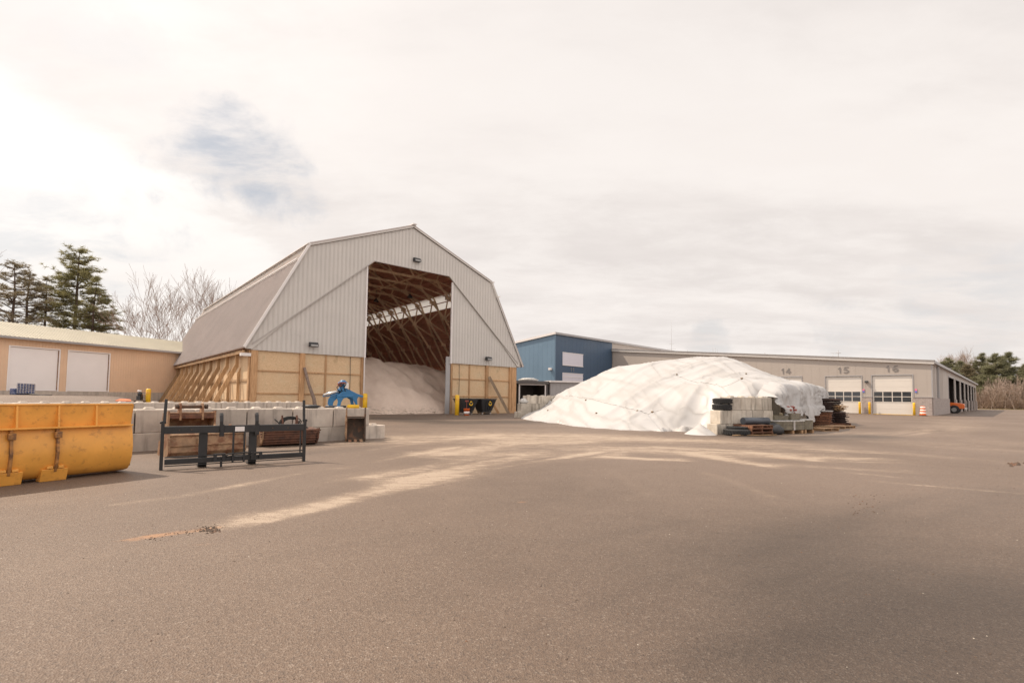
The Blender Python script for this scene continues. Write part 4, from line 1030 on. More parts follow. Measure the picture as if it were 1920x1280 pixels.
# second ditching bucket propped on top with its mouth showing
q = P0 + rd * .95 - rn * .52
t0 = thing('ditching_bucket', 'tan ditching bucket with pin and dark open mouth propped against the block wall', 'excavator bucket', (-8.0, 12.5, .09), 47)
mb = MB(); mb.prism([(-.10, .36), (.05, .30), (.28, .32), (.42, .60), (.34, .84), (.10, .865), (-.12, .85), (-.14, .83), (.10, .84), (.31, .81), (.38, .62), (.26, .36), (.07, .34), (-.08, .39)], -.48, .48, 'yz'); mb.build('bucket_shell', 'rusty_tan', t0)
mb = MB(); mb.box(-.48, .48, -.135, -.10, .74, .86); mb.build('front_lip', 'rusty_brown', t0, bevel=.006)
mb = MB(); mb.box(-.48, .48, -.14, .06, .866, .89); mb.build('top_plate', 'rusty_tan', t0, bevel=.006)
for x_ in (-.5, .5):
    mb = MB(); mb.prism([(-.12, .34), (.05, .28), (.30, .30), (.42, .62), (.34, .86), (.10, .90), (-.15, .93)], x_ - .02, x_ + .02, 'yz'); mb.build('side_plate', 'rusty_tan', t0)
mb = MB(); mb.prism([(.05, .29), (.08, .0), (.30, 0), (.30, .29)], -.40, .40, 'yz'); mb.build('rear_box', 'rusty_dark', t0)
for x_ in (-.26, .22):
    mb = MB(); mb.prism([(-.16, .70), (-.15, 1.02), (-.11, 1.12), (-.03, 1.13), (.04, 1.06), (.08, .88), (-.12, .70)], x_ - .022, x_ + .022, 'yz'); mb.build('ear', 'rusty_tan', t0, bevel=.006)
mb = MB(); mb.tube([(-.32, -.07, 1.03), (.30, -.07, 1.03)], .042, 12); mb.tube([(-.36, -.07, 1.03), (-.30, -.07, 1.03)], .06, 12); mb.tube([(.28, -.07, 1.03), (.34, -.07, 1.03)], .06, 12); mb.build('pin', 'rusty_dark', t0)
# grading bucket with horizontal strips
t0 = thing('grading_bucket', 'rusty brown slatted grading bucket with loose hoses lying by the wall', 'excavator bucket', (-6.44, 14.45, 0), 40)
mb = MB(); mb.prism([(.05, 0), (-.18, .05), (-.30, .22), (-.34, .46), (-.30, .47), (.0, .50), (.25, .45), (.35, .2), (.30, 0)], -.70, .70, 'yz'); mb.build('bucket_shell', 'rusty_brown', t0)
mb = MB()
for k in range(6): z_ = .06 + .07 * k; y_ = -.19 - .15 * (k / 5) ** .6 - .015; mb.box(-.72 - .02 * k, .72 + .02 * k, y_ - .012, y_ + .05, z_, z_ + .04)
mb.build('slats', 'rusty_brown', t0, bevel=.006)
for x_ in (-.74, .76):
    mb = MB(); mb.prism([(.05, 0), (-.2, .04), (-.33, .2), (-.39, .50), (-.1, .46), (.25, .45), (.35, .2), (.30, 0)], x_ - .018, x_ + .018, 'yz'); mb.build('side_plate', 'rusty_tan' if x_ < 0 else 'rusty_brown', t0)
for x_ in (-.18, .22):
    mb = MB(); mb.prism([(-.16, .47), (-.12, .70), (-.06, .86), (-.03, .86), (.02, .72), (.1, .47)], x_ - .02, x_ + .02, 'yz'); mb.build('ear', 'rusty_brown', t0)
for k in range(4):
    pts = []; ph = random.uniform(0, 2); R_ = .16 + .03 * k
    for a in range(15): an = ph + a * .42; pts.append((.05 + R_ * 1.3 * math.cos(an), -.05 + .05 * math.sin(an * 1.3), .62 + R_ * math.sin(an) * .8))
    mb = MB(); mb.tube(pts, .016, 6); mb.build('hose', 'rubber', t0)
mb = MB(); mb.tube([(-.4, -.1, .76), (-.25, -.1, .62), (-.1, -.1, .56), (.2, -.12, .53), (.5, -.1, .50)], .018, 6); mb.tube([(-.55, -.2, .5), (0, -.2, .51), (.5, -.2, .5)], .016, 6); mb.build('hose', 'rubber', t0)
# narrow trenching bucket standing on its teeth, mouth to the camera
t0 = thing('trenching_bucket', 'narrow dark trenching bucket standing upright at the end of the wall', 'excavator bucket', (-4.92, 15.9, 0), 22)
for x_ in (-.30, .27):
    mb = MB(); mb.prism([(-.02, .0), (-.10, .10), (-.06, .45), (.02, .78), (-.02, .86), (.05, 1.08), (.12, 1.06), (.17, .85), (.38, .70), (.36, .35), (.18, .05)], x_ - .02, x_ + .02, 'yz'); mb.build('side_plate', 'rusty_tan' if x_ < 0 else 'rusty_dark', t0, bevel=.006)
mb = MB(); mb.prism([(.0, .02), (.20, .04), (.38, .35), (.40, .70), (.36, .72), (.33, .37), (.18, .09), (.0, .06)], -.28, .25, 'yz'); mb.build('bucket_shell', 'rusty_dark', t0)
mb = MB(); mb.box(-.28, .25, .0, .34, .74, .79); mb.build('top_plate', 'rusty_dark', t0, bevel=.005)
for k in range(3): x_ = -.19 + .17 * k; mb = MB(); mb.prism([(.02, .0), (-.17, -.0), (-.05, .07), (.03, .07)], x_ - .045, x_ + .045, 'yz'); mb.build('tooth', 'rusty_tan', t0, bevel=.006)
mb = MB(); mb.box(-.345, -.32, -.08, .05, .55, .66); mb.box(-.345, -.32, -.10, -.0, .18, .30); mb.build('side_cutter', 'rusty_tan', t0)

# blue grapple on the wall
qg = ZH(640, 765, 16.6)
t0 = thing('grapple', 'blue hydraulic grapple resting on the block wall right of the opening', 'grapple', (qg.x, 16.75, 1.03), 25)
sc_g = .01795
def gp(pts): return [((px - 640) * sc_g, (764 - py) * sc_g) for px, py in pts]
mb = MB(); mb.prism(gp([(640, 731), (648, 729), (664, 737), (676, 741), (674, 744), (666, 743), (664, 748), (665, 757), (667, 763), (662, 758), (658, 751), (656, 746), (648, 744), (640, 746), (636, 753), (634, 763), (628, 764), (630, 752), (628, 745), (634, 736)]), -.16, -.10); mb.build('jaw', 'blue_paint', t0, bevel=.012)
mb = MB(); mb.prism(gp([(604, 742), (612, 735), (628, 732), (642, 731), (636, 738), (622, 741), (614, 743), (606, 744)]), .10, .16); mb.build('cylinder_guard', 'blue_paint', t0, bevel=.012)
mb = MB(); mb.prism(gp([(618, 742), (632, 736), (640, 738), (630, 746), (624, 752), (622, 758), (628, 764), (616, 763), (613, 756), (614, 748)]), .02, .08); mb.build('jaw', 'blue_paint', t0, bevel=.012)
mb = MB(); mb.prism(gp([(646, 731), (660, 736), (676, 742), (662, 744), (658, 748), (660, 758), (655, 760), (652, 748), (644, 743)]), .02, .08); mb.build('jaw', 'blue_paint', t0, bevel=.012)
mb = MB(); mb.box(-.20, .30, -.18, .14, .36, .45); mb.build('cross_beam', 'blue_paint', t0, bevel=.02)
mb = MB(); mb.tube([(-.62, -.05, .42), (-.30, -.03, .52), (.06, 0, .58)], .045, 8); mb.build('cylinder', 'chrome', t0)
mb = MB(); mb.lathe([(.17, .56), (.18, .62), (.13, .66), (.12, .74), (.16, .76), (.16, .84), (.09, .90), (.08, .93)], 14, (-.02, 0, 0)); mb.build('rotator', 'blue_paint', t0)
mb = MB(); mb.box(-.20, -.05, -.14, -.04, .72, .82); mb.box(-.16, .06, -.19, -.16, .80, .86); mb.build('valve', 'red_paint', t0, bevel=.01)
mb = MB(); mb.box(.02, .14, -.19, -.10, .66, .84); mb.build('tag_plate', 'sticker', t0)
for k in range(3):
    mb = MB(); mb.tube([(-.15 + .1 * k, -.15, .55), (-.24 + .12 * k, -.22, .68), (-.1 + .08 * k, -.2, .82), (0, -.1, .86)], .014, 6); mb.build('hose', 'rubber', t0)
mb = MB(); mb.tube([(-.55, .02, .045), (.1, .02, .045)], .04, 8); mb.build('foot_bar', 'steel_pipe', t0)
mb = MB(); mb.lathe([(.20, 0), (.20, .10), (.16, .12), (.16, .0)], 16); o = mb.build('yellow_drum', 'yellow_paint', loc=(qg.x + .35, 16.72, 1.03)); tag(o, 'short yellow flanged drum on the wall under the blue grapple', 'drum')
for v_ in o.data.vertices: v_.co.x *= 1.0
mb = MB(); mb.lathe([(.05, 0), (.26, .02), (.30, .07), (.15, .11), (.02, .10)], 12); o = mb.build('black_bag', 'black_plastic', loc=(ZH(586, 760, 16.0).x, 15.9, 1.03)); tag(o, 'flattened black bag lying on the wall left of the blue grapple', 'bag')

# ------------------------------------------------------------------ bollards, bins
def bollard(loc, h, label, group, r=.13):
    t0 = thing('bollard', label, 'bollard', loc, 0, group)
    mb = MB(); mb.lathe([(r, -.2), (r, h - .06), (r * .8, h - .015), (r * .3, h)], 18); mb.build('post', 'yellow_paint', t0)
    mb = MB(); 
    for z_ in (h * .72, h * .78): mb.lathe([(r + .004, z_), (r + .009, z_ + .01), (r + .009, z_ + .03), (r + .004, z_ + .04)], 18)
    mb.build('band', 'bucket_yellow', t0)
    return t0
bollard((-4.36, 40.0, 0), 1.62, 'yellow bollard right of the barn opening in front of black bins', 'bollards at the barn opening', .17)
bollard((-11.0, 37.5, 0), 1.62, 'yellow bollard at the left jamb of the barn opening', 'bollards at the barn opening', .17)
q = ZH(277.5, 752, 33); zg_ = float(rise(q.x, q.y))
bollard((q.x, q.y, zg_), 1.72 - zg_, 'yellow bollard left of the barn buttresses', None, .14)
t0 = thing('plate_compactor', 'small engine driven plate compactor beside the lone yellow bollard', 'compactor', (ZH(262, 752, 32.5).x, 32.5, float(rise(-24, 32.5)) + .25), 0)
mb = MB(); mb.box(-.22, .22, -.25, .25, .0, .12); mb.build('base_plate', 'rusty_dark', t0, bevel=.02)
mb = MB(); mb.box(-.14, .12, -.14, .14, .14, .42); mb.lathe([(.12, .42), (.14, .46), (.14, .6), (.07, .66)], 12); mb.build('engine', 'black_plastic', t0, bevel=.02)
mb = MB(); mb.lathe([(.1, 0), (.12, .05), (.1, .12)], 12, (-.05, 0, .66)); mb.build('air_filter', 'sticker', t0)
mb = MB(); mb.tube([(.1, 0, .3), (.25, -.1, .55), (.4, -.1, .5), (.42, -.1, .2)], .03, 7); mb.build('handle', 'rusty_tan', t0)
# black spreader hoppers in front of the right bay
def hopper(loc, rz, label, flip):
    t0 = thing('spreader_hopper', label, 'hopper', loc, rz, 'black hoppers beside the barn')
    mb = MB(); mb.add([(-.55, -.4, .30), (.55, -.4, .30), (.55, .4, .30), (-.55, .4, .30), (-.85, -.62, 1.25), (.85, -.62, 1.25), (.85, .62, 1.25), (-.85, .62, 1.25)], [(3, 2, 1, 0), (4, 5, 6, 7), (0, 1, 5, 4), (1, 2, 6, 5), (2, 3, 7, 6), (3, 0, 4, 7)])
    mb.box(-.9, .9, -.66, .66, 1.255, 1.34); mb.build('hopper', 'black_plastic', t0, bevel=.04)
    mb = MB(); 
    for x_ in (-.3, 0, .3): mb.beam((x_ * .8, -.43, .32), (x_, -.64, 1.2), .05, .05)
    mb.build('rib', 'black_plastic', t0)
    mb = MB(); mb.box(-.5, .5, -.35, .35, .16, .29); mb.lathe([(.25, .02), (.25, .1)], 16, (0, -.3, 0)); mb.build('frame', 'black_paint', t0)
    for sx_ in (-1, 1): mb = MB(); mb.box(sx_ * .45 - .04, sx_ * .45 + .04, -.3, .3, 0, .16); mb.build('leg', 'chrome', t0)
    mb = MB(); mb.lathe([(.19, 0), (.19, .012)], 18, (.15, -.60, .93), 'y'); o = mb.build('round_sticker', 'yellow_paint', t0)
    m2 = MB(); m2.lathe([(.10, 0), (.10, .01)], 18, (.15, -.612, .93), 'y'); m2.build('sticker_mark', 'black_plastic', o)
    return t0
hopper((-3.85, 41.9, 0), 38, 'black plastic spreader hopper nearest the yellow bollard with round yellow sticker', 0)
hopper((-2.35, 43.15, 0), 44, 'black spreader hopper at the right of the pair with round yellow sticker', 1)
t0 = thing('plastic_bucket', 'small orange pail standing before the black hoppers', 'bucket', (-3.55, 39.6, 0), 20)
mb = MB(); mb.lathe([(.20, 0), (.25, .5), (.265, .5), (.265, .54), (.22, .53)], 16); mb.build('pail', 'orange_plastic', t0)
mb = MB(); mb.lathe([(.222, .12), (.236, .32)], 16, (0, -.004, 0)); mb.build('pail_label', 'sticker', t0)
mb = MB(); mb.tube([(-.02, 0, .2), (-.02, .02, 1.05)], .02, 6); mb.box(-.14, .14, -.03, .05, 1.03, 1.15); o = mb.build('hand_tool', 'red_paint', loc=(-3.55, 39.65, .05)); tag(o, 'red headed tool with long handle standing in the orange pail', 'tool')

# ------------------------------------------------------------------ tan storage building on the left
a0 = rad(69.5)
tb = thing('storage_building', 'long tan metal storage building with two white overhead doors', 'building', (-42, 41.7, 0), 69.5)
# local x: along front away to the right; y: back (left); front plane y=0, faces -y
gz = 1.2
mb = MB(); xs0, xs1, dw = -9., 24., 10.
drs = [(-.09, 3.33), (4.09, 7.42)]
def wallrects(mb, x0, x1, z0, z1, holes, y0, y1):
    x = x0
    for a, b, zt in holes: mb.box(x, a, y0, y1, z0, z1); mb.box(a, b, y0, y1, zt, z1); x = b
    mb.box(x, x1, y0, y1, z0, z1)
wallrects(mb, xs0, xs1, 1.48, 5.95, [(-8., -4.6, 5.16)] + [(a, b, 5.16) for a, b in drs], 0, .15)
x = xs0 + .05
while x < xs1:
    if any(a - .1 < x < b + .05 for a, b in drs + [(-8, -4.6)]): mb.box(x, x + .035, -.022, -.001, 5.30, 5.93)
    else: mb.box(x, x + .035, -.022, -.001, 1.5, 5.93)
    x += .23
mb.build('front_wall', 'tan_siding', tb)
mb = MB(); mb.box(xs0, xs1, -.03, .15, gz - .6, 1.478); mb.build('foundation', 'concrete', tb)
mb = MB(); mb.box(xs0, xs0 + .15, .15, dw, gz - .6, 5.9); mb.box(xs1 - .15, xs1, .15, dw, gz - .6, 5.9); mb.box(xs0, xs1, dw, dw + .15, gz - .6, 5.9); mb.build('other_walls', 'tan_siding', tb)
for a, b in drs + [(-8., -4.6)]:
    mb = MB(); mb.box(a + .02, b - .02, .05, .10, 1.5, 5.14)
    for k in range(1, 7): z_ = 1.5 + 3.64 * k / 7; mb.box(a + .02, b - .02, .044, .049, z_ + .01, z_ + .06)
    mb.build('overhead_door', 'door_white', tb)
    mb = MB(); mb.box(a - .10, a, -.05, .1, 1.45, 5.26); mb.box(b, b + .10, -.05, .1, 1.45, 5.26); mb.box(a, b, -.05, .1, 5.165, 5.26); mb.build('door_frame', 'door_white', tb)
    mb = MB(); mb.box(b - .05, b - .003, -.02, .049, 1.6, 5.1); mb.build('door_seal', 'rusty_tan', tb)
mb = MB(); mb.slab([(xs0 - .4, -.45, 5.93), (xs1 + .4, -.45, 5.93), (xs1 + .4, 5.05, 7.62), (xs0 - .4, 5.05, 7.62)], .08)
x = xs0 - .3
dy, dz = 5.5, 1.69; 
while x < xs1 + .35: 
    mb.beam((x, -.44, 6.045), (x, 5.05, 7.735), .04, .04); x += .3
mb.slab([(xs0 - .4, 5.05, 7.62), (xs1 + .4, 5.05, 7.62), (xs1 + .4, dw + .5, 5.93), (xs0 - .4, dw + .5, 5.93)], .08)
mb.build('roof', 'tan_roof', tb)
mb = MB(); mb.prism([(.16, 5.9), (dw, 5.9), (5.05, 7.58)], xs0, xs0 + .1, 'yz'); mb.prism([(.16, 5.9), (dw, 5.9), (5.05, 7.58)], xs1 - .1, xs1, 'yz'); mb.build('gable', 'tan_siding', tb)
mb = MB(); mb.box(xs0 - .4, xs1 + .4, -.60, -.455, 5.80, 5.99); mb.build('gutter', 'trim_grey', tb)
mb = MB(); mb.box(xs0 - .38, xs1 + .38, -.44, -.002, 5.86, 5.90); mb.build('soffit', 'tan_roof', tb)
# things before the tan doors
q = ZH(38, 735, 38.5); zg_ = float(rise(q.x, q.y))
t0 = thing('crate', 'blue and white netted crate on the ground before the left white door', 'crate', (q.x, q.y, zg_), 60)
mb = MB(); mb.box(-.5, .55, -.4, .4, .02, .50); o = mb.build('crate_body', 'blue_tarp', t0, bevel=.05)
mb = MB(); mb.slab([(-.35, -.5, .15), (.7, -.5, .1), (.72, -.42, .85), (-.33, -.42, .9)], .03); f0 = mb.build('lid', 'blue_tarp', t0)
mb = MB()
for k in range(7): mb.beam((-.33 + .165 * k, -.54, .14), (-.31 + .165 * k, -.46, .88), .025, .02)
for k in range(5): mb.beam((-.35, -.54 + .018 * k, .15 + .17 * k), (.7, -.54 + .018 * k, .12 + .17 * k), .02, .02)
mb.build('wire_mesh', 'chrome', f0)
q = G(70, 741, 1.15); 
mb = MB(); mb.tube([ZH(45, 737.5, 39.), ZH(60, 739, 38), ZH(78, 741, 37), ZH(96, 741.5, 36.5)], .06, 8); o = mb.build('black_pipe', 'rubber'); tag(o, 'black pipe lying on the raised ground right of the blue crate', 'pipe')
mb = MB(); mb.slab([ZH(216, 751.5, 22.5), ZH(246, 752, 23.5), ZH(244, 749.5, 24.5), ZH(226, 748.5, 23.8)], .03); o = mb.build('plastic_sheet', 'orange_plastic'); tag(o, 'orange plastic sheet lying beyond the rear block wall', 'sheet')

# ------------------------------------------------------------------ grey garage building with numbered doors
P16 = Vector((50.0, 59.4, 0))
gb = thing('garage_building', 'long grey public works garage with white numbered overhead doors and stone base', 'building', P16, 44.7)
# local x: depth (side wall y=0 runs to x=95), local y: front wall leftwards, front plane x=0 facing -x
top = lambda y: 6.28 + .0899 * y
LY = 44.9
dr = [(1.76, 5.80, 4.86, '16'), (6.93, 10.95, 4.84, '15'), (13.87, 17.85, 4.90, '14'), (25.6, 30.2, 7.3, '13')]
mb = MB(); y = 0.
for a, b, zt, _ in dr:
    mb.add([(x_, y_, z_) for x_ in (0, .3) for y_, z_ in ((y, 2.15 if y or a else 0), (a, 2.15), (a, top(a)), (y, top(y)))], [(0, 1, 2, 3), (7, 6, 5, 4), (0, 4, 5, 1), (1, 5, 6, 2), (2, 6, 7, 3), (3, 7, 4, 0)])
    mb.add([(x_, y_, z_) for x_ in (0, .3) for y_, z_ in ((a, zt), (b, zt), (b, top(b)), (a, top(a)))], [(0, 1, 2, 3), (7, 6, 5, 4), (0, 4, 5, 1), (1, 5, 6, 2), (2, 6, 7, 3), (3, 7, 4, 0)])
    y = b
mb.add([(x_, y_, z_) for x_ in (0, .3) for y_, z_ in ((y, 2.15), (LY, 2.15), (LY, top(LY)), (y, top(y)))], [(0, 1, 2, 3), (7, 6, 5, 4), (0, 4, 5, 1), (1, 5, 6, 2), (2, 6, 7, 3), (3, 7, 4, 0)])
y = .4
while y < LY:
    z0 = 2.17
    for a, b, zt, _ in dr:
        if a - .12 < y < b + .12: z0 = zt + .12
    mb.box(-.008, -.001, y, y + .02, z0, top(y) - .45); y += 1.02
mb.build('front_wall', 'wall_grey', gb)
mb = MB(); y = -.02
for a, b, *_ in dr: mb.box(-.10, .3, y, a - .02, -.1, 2.148); y = b + .02
mb.box(-.10, .3, y, LY, -.1, 2.148); mb.build('stone_base', 'stone_block', gb)
mb = MB(); y = -.02
for a, b, *_ in dr: mb.box(-.14, -.02, y, a - .02, 2.15, 2.20); y = b + .02
mb.build('stone_cap', 'trim_grey', gb)
mb = MB(); mb.beam((-.10, -.35, top(-.35) + .07), (-.10, LY, top(LY) + .07), .34, .42, ); mb.build('parapet_trim', 'siding_grey', gb)
mb = MB(); mb.beam((-.14, -.40, top(-.4) + .31), (-.14, LY, top(LY) + .31), .46, .07); mb.build('coping', 'trim_grey', gb)
STROKES = {'1': [(.22, .74), (.48, 1), (.48, 0)], '4': [(.84, .30), (.05, .30), (.60, 1), (.60, 0)], '5': [(.80, 1), (.22, 1), (.16, .56), (.56, .62), (.82, .34), (.62, .04), (.12, .04)],
           '6': [(.78, .96), (.44, .92), (.17, .58), (.15, .28), (.38, .02), (.66, .04), (.83, .28), (.68, .52), (.34, .52), (.17, .32)]}
def num(txt, parent, loc, size, face, name='door_number'):
    """painted number built of flat strokes; face '-x' or '-y' of the wall it stands on"""
    mb = MB(); W_ = .98 * size
    for i, ch in enumerate(txt):
        pts = [((px_ - .5 + (i - (len(txt) - 1) / 2) * .98) * size, pz_ * size) for px_, pz_ in STROKES[ch]]
        for k, (p_, q_) in enumerate(zip(pts[:-1], pts[1:])):
            dd = Vector((q_[0] - p_[0], q_[1] - p_[1])).normalized() * size * .07
            p_ = (p_[0] - dd.x, p_[1] - dd.y); q_ = (q_[0] + dd.x, q_[1] + dd.y); e = .002 * k
            if face == '-x': mb.beam((-e, -p_[0], p_[1]), (-e, -q_[0], q_[1]), size * .17, .03, (1, 0, 0))
            else: mb.beam((p_[0], -e, p_[1]), (q_[0], -e, q_[1]), size * .17, .03, (0, 1, 0))
    return mb.build(name, 'number_grey', parent, loc=loc)
for a, b, zt, nm in dr:
    dn = bpy.data.objects.new
    mb = MB(); mb.box(.10, .16, a + .02, b - .02, .05, zt - .02)
    for k in range(1, 7):
        z_ = zt * k / 7
        if not (1.5 < z_ < 2.95): mb.box(.093, .0985, a + .02, b - .02, z_ - .008, z_ + .012)
    d_ = mb.build('overhead_door', 'garage_white', gb)
    if nm in ('16', '15', '14'):
        wd = (b - a - .24) / 4
        for r in range(2):
            for c_ in range(4):
                y0 = a + .12 + wd * c_ + .05; z0 = 1.60 + .66 * r
                m2 = MB(); m2.box(.085, .092, y0, y0 + wd - .10, z0, z0 + .56); m2.build('window_pane', 'glass_dark', d_)
        m2 = MB()
        for z_ in (1.56, 2.22, 2.87): m2.box(.07, .083, a + .1, b - .1, z_ - .03, z_ + .03)
        for c_ in range(5): y0 = a + .12 + wd * c_; m2.box(.072, .086, y0 - .04, y0 + .04, 1.59, 2.84)
        m2.build('window_frame', 'garage_white', d_)
        m2 = MB(); m2.box(.09, .1, a + .02, b - .02, -.02, .048); m2.build('bottom_seal', 'yellow_paint' if nm == '16' else 'rubber', d_)
    mb = MB(); mb.box(-.05, .09, a - .09, b + .09, zt, zt + .11); mb.box(-.045, .09, a - .09, a, 0, zt - .001); mb.box(-.045, .09, b, b + .09, 0, zt - .001); mb.build('door_frame', 'trim_grey', gb)
    if nm != '13': num(nm, gb, (-.03, (a + b) / 2 - .05, zt + .50), .70, '-x')
mb = MB(); mb.prism([(-.3, 4.0), (-.3, 4.12), (-.18, 4.24), (-.03, 4.24), (-.03, 4.0)], 6.2, 6.55, 'xz'); mb.build('wall_lamp', 'black_plastic', gb)
for y_ in (6.72, 1.45):
    mb = MB(); mb.box(-.06, -.02, y_ - .1, y_ + .1, 2.95, 3.18); s0 = mb.build('warning_sign', 'sign_pink', gb); m2 = MB(); m2.box(-.06, -.02, y_ - .1, y_ + .1, 2.72, 2.945); m2.build('sign_lower_half', 'sign_blue', s0)
# tall lamp shadow-less roof details
# side wall with open bays
mb = MB(); bays = [(21.6 - 4.5, 31.4)]; 
bx = [12.0]
openings = [(13.8, 22.3), (24.6, 33.2), (35.5, 43.8), (46.2, 54.5), (57, 65), (67.5, 75.5), (78, 86)]
openings = [(21.4, 31.4), (34, 42.6), (45.2, 53.4), (56, 63.6), (66.2, 73.4), (76, 82.6), (85.2, 91.8)]
x = .31
for a, b in openings: mb.box(x, a, 0, .07, 0, 6.2); mb.box(a, b, 0, .07, 5.45, 6.2); x = b
mb.box(x, 95, 0, .07, 0, 6.2); 
for x_ in (1.2, 2.4, 3.6, 8, 9.5, 11, 12.5): mb.box(x_, x_ + .06, -.03, -.001, 2.2, 6.1)
mb.build('side_wall', 'wall_grey', gb)
mb = MB(); x = 0.31
for i, (a, b) in enumerate(openings): mb.box(x, a - .02, -.16 if x > 1 else -.12, -.002, -.1, 2.15); x = b + .02
mb.box(x, 95, -.16, -.002, -.1, 2.15)
mb.build('stone_pier', 'stone_block', gb)
mb = MB()
for a, b in openings: mb.box(a - .12, a, -.05, -.002, 2.15, 5.55); mb.box(b, b + .12, -.05, -.002, 2.15, 5.55); mb.box(a, b, -.05, -.002, 5.455, 5.6)
mb.box(.0, .35, -.10, -.002, 2.15, 6.2); mb.box(6.0, 6.5, -.22, -.002, 2.15, 6.2); mb.build('column', 'trim_grey', gb)
mb = MB(); mb.box(-.25, 95.4, -.42, -.1, 6.20, 6.52); mb.build('side_fascia', 'trim_grey', gb)
mb = MB(); mb.box(.4, 94.6, 11.5, 11.7, 0, 6.5); 
for a, b in openings: mb.box(b + 1.0, b + 1.2, .4, 11.4, 0, 6.0)
mb.build('interior_wall', 'dark_interior', gb)
mb = MB(); mb.add([(x_, y_, top(y_) + dz_) for dz_ in (-.1, .12) for x_, y_ in ((-.05, -.1), (95.2, -.1), (95.2, LY), (-.05, LY))], [(0, 1, 2, 3), (7, 6, 5, 4), (0, 4, 5, 1), (1, 5, 6, 2), (2, 6, 7, 3), (3, 7, 4, 0)]); mb.build('roof', 'trim_light', gb)
mb = MB(); mb.box(94.7, 95, .3, LY, 0, 6.2); mb.build('end_wall', 'wall_grey', gb)
mb = MB(); 
for a, b in openings[3:]: mb.box(a + 3.8, a + 4.0, 1, 1.2, 0, 5.4); mb.box(a, b, 1., 1.15, 3.2, 3.4)
mb.build('rack', 'trim_light', gb)
# bollards and barrel in front of doors
for y_, lab in ((7.19 - .1, 'yellow bollard at the right edge of door 15'), (6.05, 'yellow bollard at the left edge of door 16'), (1.62, 'yellow bollard at the right edge of door 16')):
    w_ = gb.matrix_world
    a = rad(44.7); e1 = Vector((math.cos(a), math.sin(a), 0)); e2 = Vector((-e1.y, e1.x, 0))
    bollard(P16 + e2 * y_ - e1 * .45, 1.52 , lab, 'bollards at the numbered doors', .13)
q = G(1730.6, 779.3)
t0 = thing('traffic_drum', 'orange and white striped traffic drum by the stone corner', 'traffic drum', (q.x, q.y, 0))
mb = MB(); mb.lathe([(.42, 0), (.42, .05), (.30, .07)], 18); mb.build('base', 'rubber', t0)
zs = [.07, .26, .42, .58, .74, .90, 1.05]
for i in range(6):
    r0 = .31 - .012 * i; mb = MB(); mb.lathe([(r0, zs[i]), (r0 - .012, zs[i + 1])], 20); mb.build('stripe', 'orange_plastic' if i % 2 == 0 else 'white_band', t0)
mb = MB(); mb.lathe([(.23, 1.05), (.2, 1.10), (.1, 1.12)], 18); mb.build('cap', 'orange_plastic', t0)
# roof masts
def mast(px, py0, py1, Yd, r, label, arms=(), zfix=None):
    b_ = ZH(px, py1, Yd); t_ = ZH(px, py0, Yd); t0 = thing('antenna_mast', label, 'antenna', b_)
    mb = MB(); mb.tube([(0, 0, -.6), (0, 0, t_.z - b_.z)], [r, r * .4], 6); mb.build('mast', 'trim_grey', t0)
    for f_, L_ in arms: mb = MB(); z_ = (t_.z - b_.z) * f_; mb.tube([(-L_, 0, z_), (L_, 0, z_)], r * .6, 5); mb.build('crossarm', 'trim_grey', t0)
mast(1259, 600, 660, 104, .035, 'tallest thin whip antenna above the grey roof near the blue wall', ((.25, .5), (.1, .9)))
mast(1289, 655, 664, 108, .08, 'short stub antenna on the roof right of the tall whip antenna')
for i, px in enumerate((1337, 1341.5, 1345)): mast(px, 650 + i * 2, 668, 92, .04, 'thin rod, %s of three side by side on the grey roof' % ('leftmost', 'middle', 'rightmost')[i])
mast(1572, 656, 675, 68, .07, 'lattice mast with side arm on the roof above door 15', ((.7, .35),))
mast(1434, 661, 671, 80, .12, 'grey vent pipe standing on the roof above door 14')
mast(1562, 661, 674, 69, .03, 'thin bracket with camera on the roof left of the lattice mast', ((.95, .35),))
# wall mounted pole light arm
# ------------------------------------------------------------------ blue building
bb = thing('blue_building', 'tall blue metal clad building with high windows rising behind the tarp', 'building', P16 + Vector((-math.sin(rad(44.7)), math.cos(rad(44.7)), 0)) * 45.0, 44.7)
HB = 11.75
mb = MB(); mb.box(-15.95, 0, 0, .3, 0, HB); 
for k in range(16): mb.box(-15.6 + k, -15.58 + k, -.008, -.001, 0, HB - .2)
mb.build('right_wall', 'wall_blue_shaded', bb)
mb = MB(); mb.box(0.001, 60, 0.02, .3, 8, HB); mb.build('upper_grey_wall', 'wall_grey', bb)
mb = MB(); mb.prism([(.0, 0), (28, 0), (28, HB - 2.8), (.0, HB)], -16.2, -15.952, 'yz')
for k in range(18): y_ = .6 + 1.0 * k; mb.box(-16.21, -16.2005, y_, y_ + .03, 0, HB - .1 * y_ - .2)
mb.build('left_wall', 'wall_blue_lit', bb)
mb = MB(); mb.beam((-16.3, -.12, HB + .16), (60, -.12, HB + .16), .40, .34); mb.build('fascia', 'trim_grey', bb)
mb = MB(); mb.beam((-16.3, -.3, HB + .18), (-16.3, 28, HB - 2.62), .34, .36); mb.build('rake_fascia', 'trim_light', bb)
mb = MB(); mb.add([(x_, y_, HB + .1 - .1 * y_ + dz_) for dz_ in (0, .2) for x_, y_ in ((-16.2, 0), (60, 0), (60, 28), (-16.2, 28))], [(0, 1, 2, 3), (7, 6, 5, 4), (0, 4, 5, 1), (1, 5, 6, 2), (2, 6, 7, 3), (3, 7, 4, 0)]); mb.build('roof', 'trim_light', bb)
mb = MB(); mb.box(-14.25, -8.8, -.06, -.005, 6.92, 8.95); mb.build('window', 'hi_window', bb)
mb = MB(); mb.box(-14.25, -8.8, -.06, -.005, 3.2, 5.6); wdn = mb.build('window', 'hi_window', bb)
mb = MB(); 
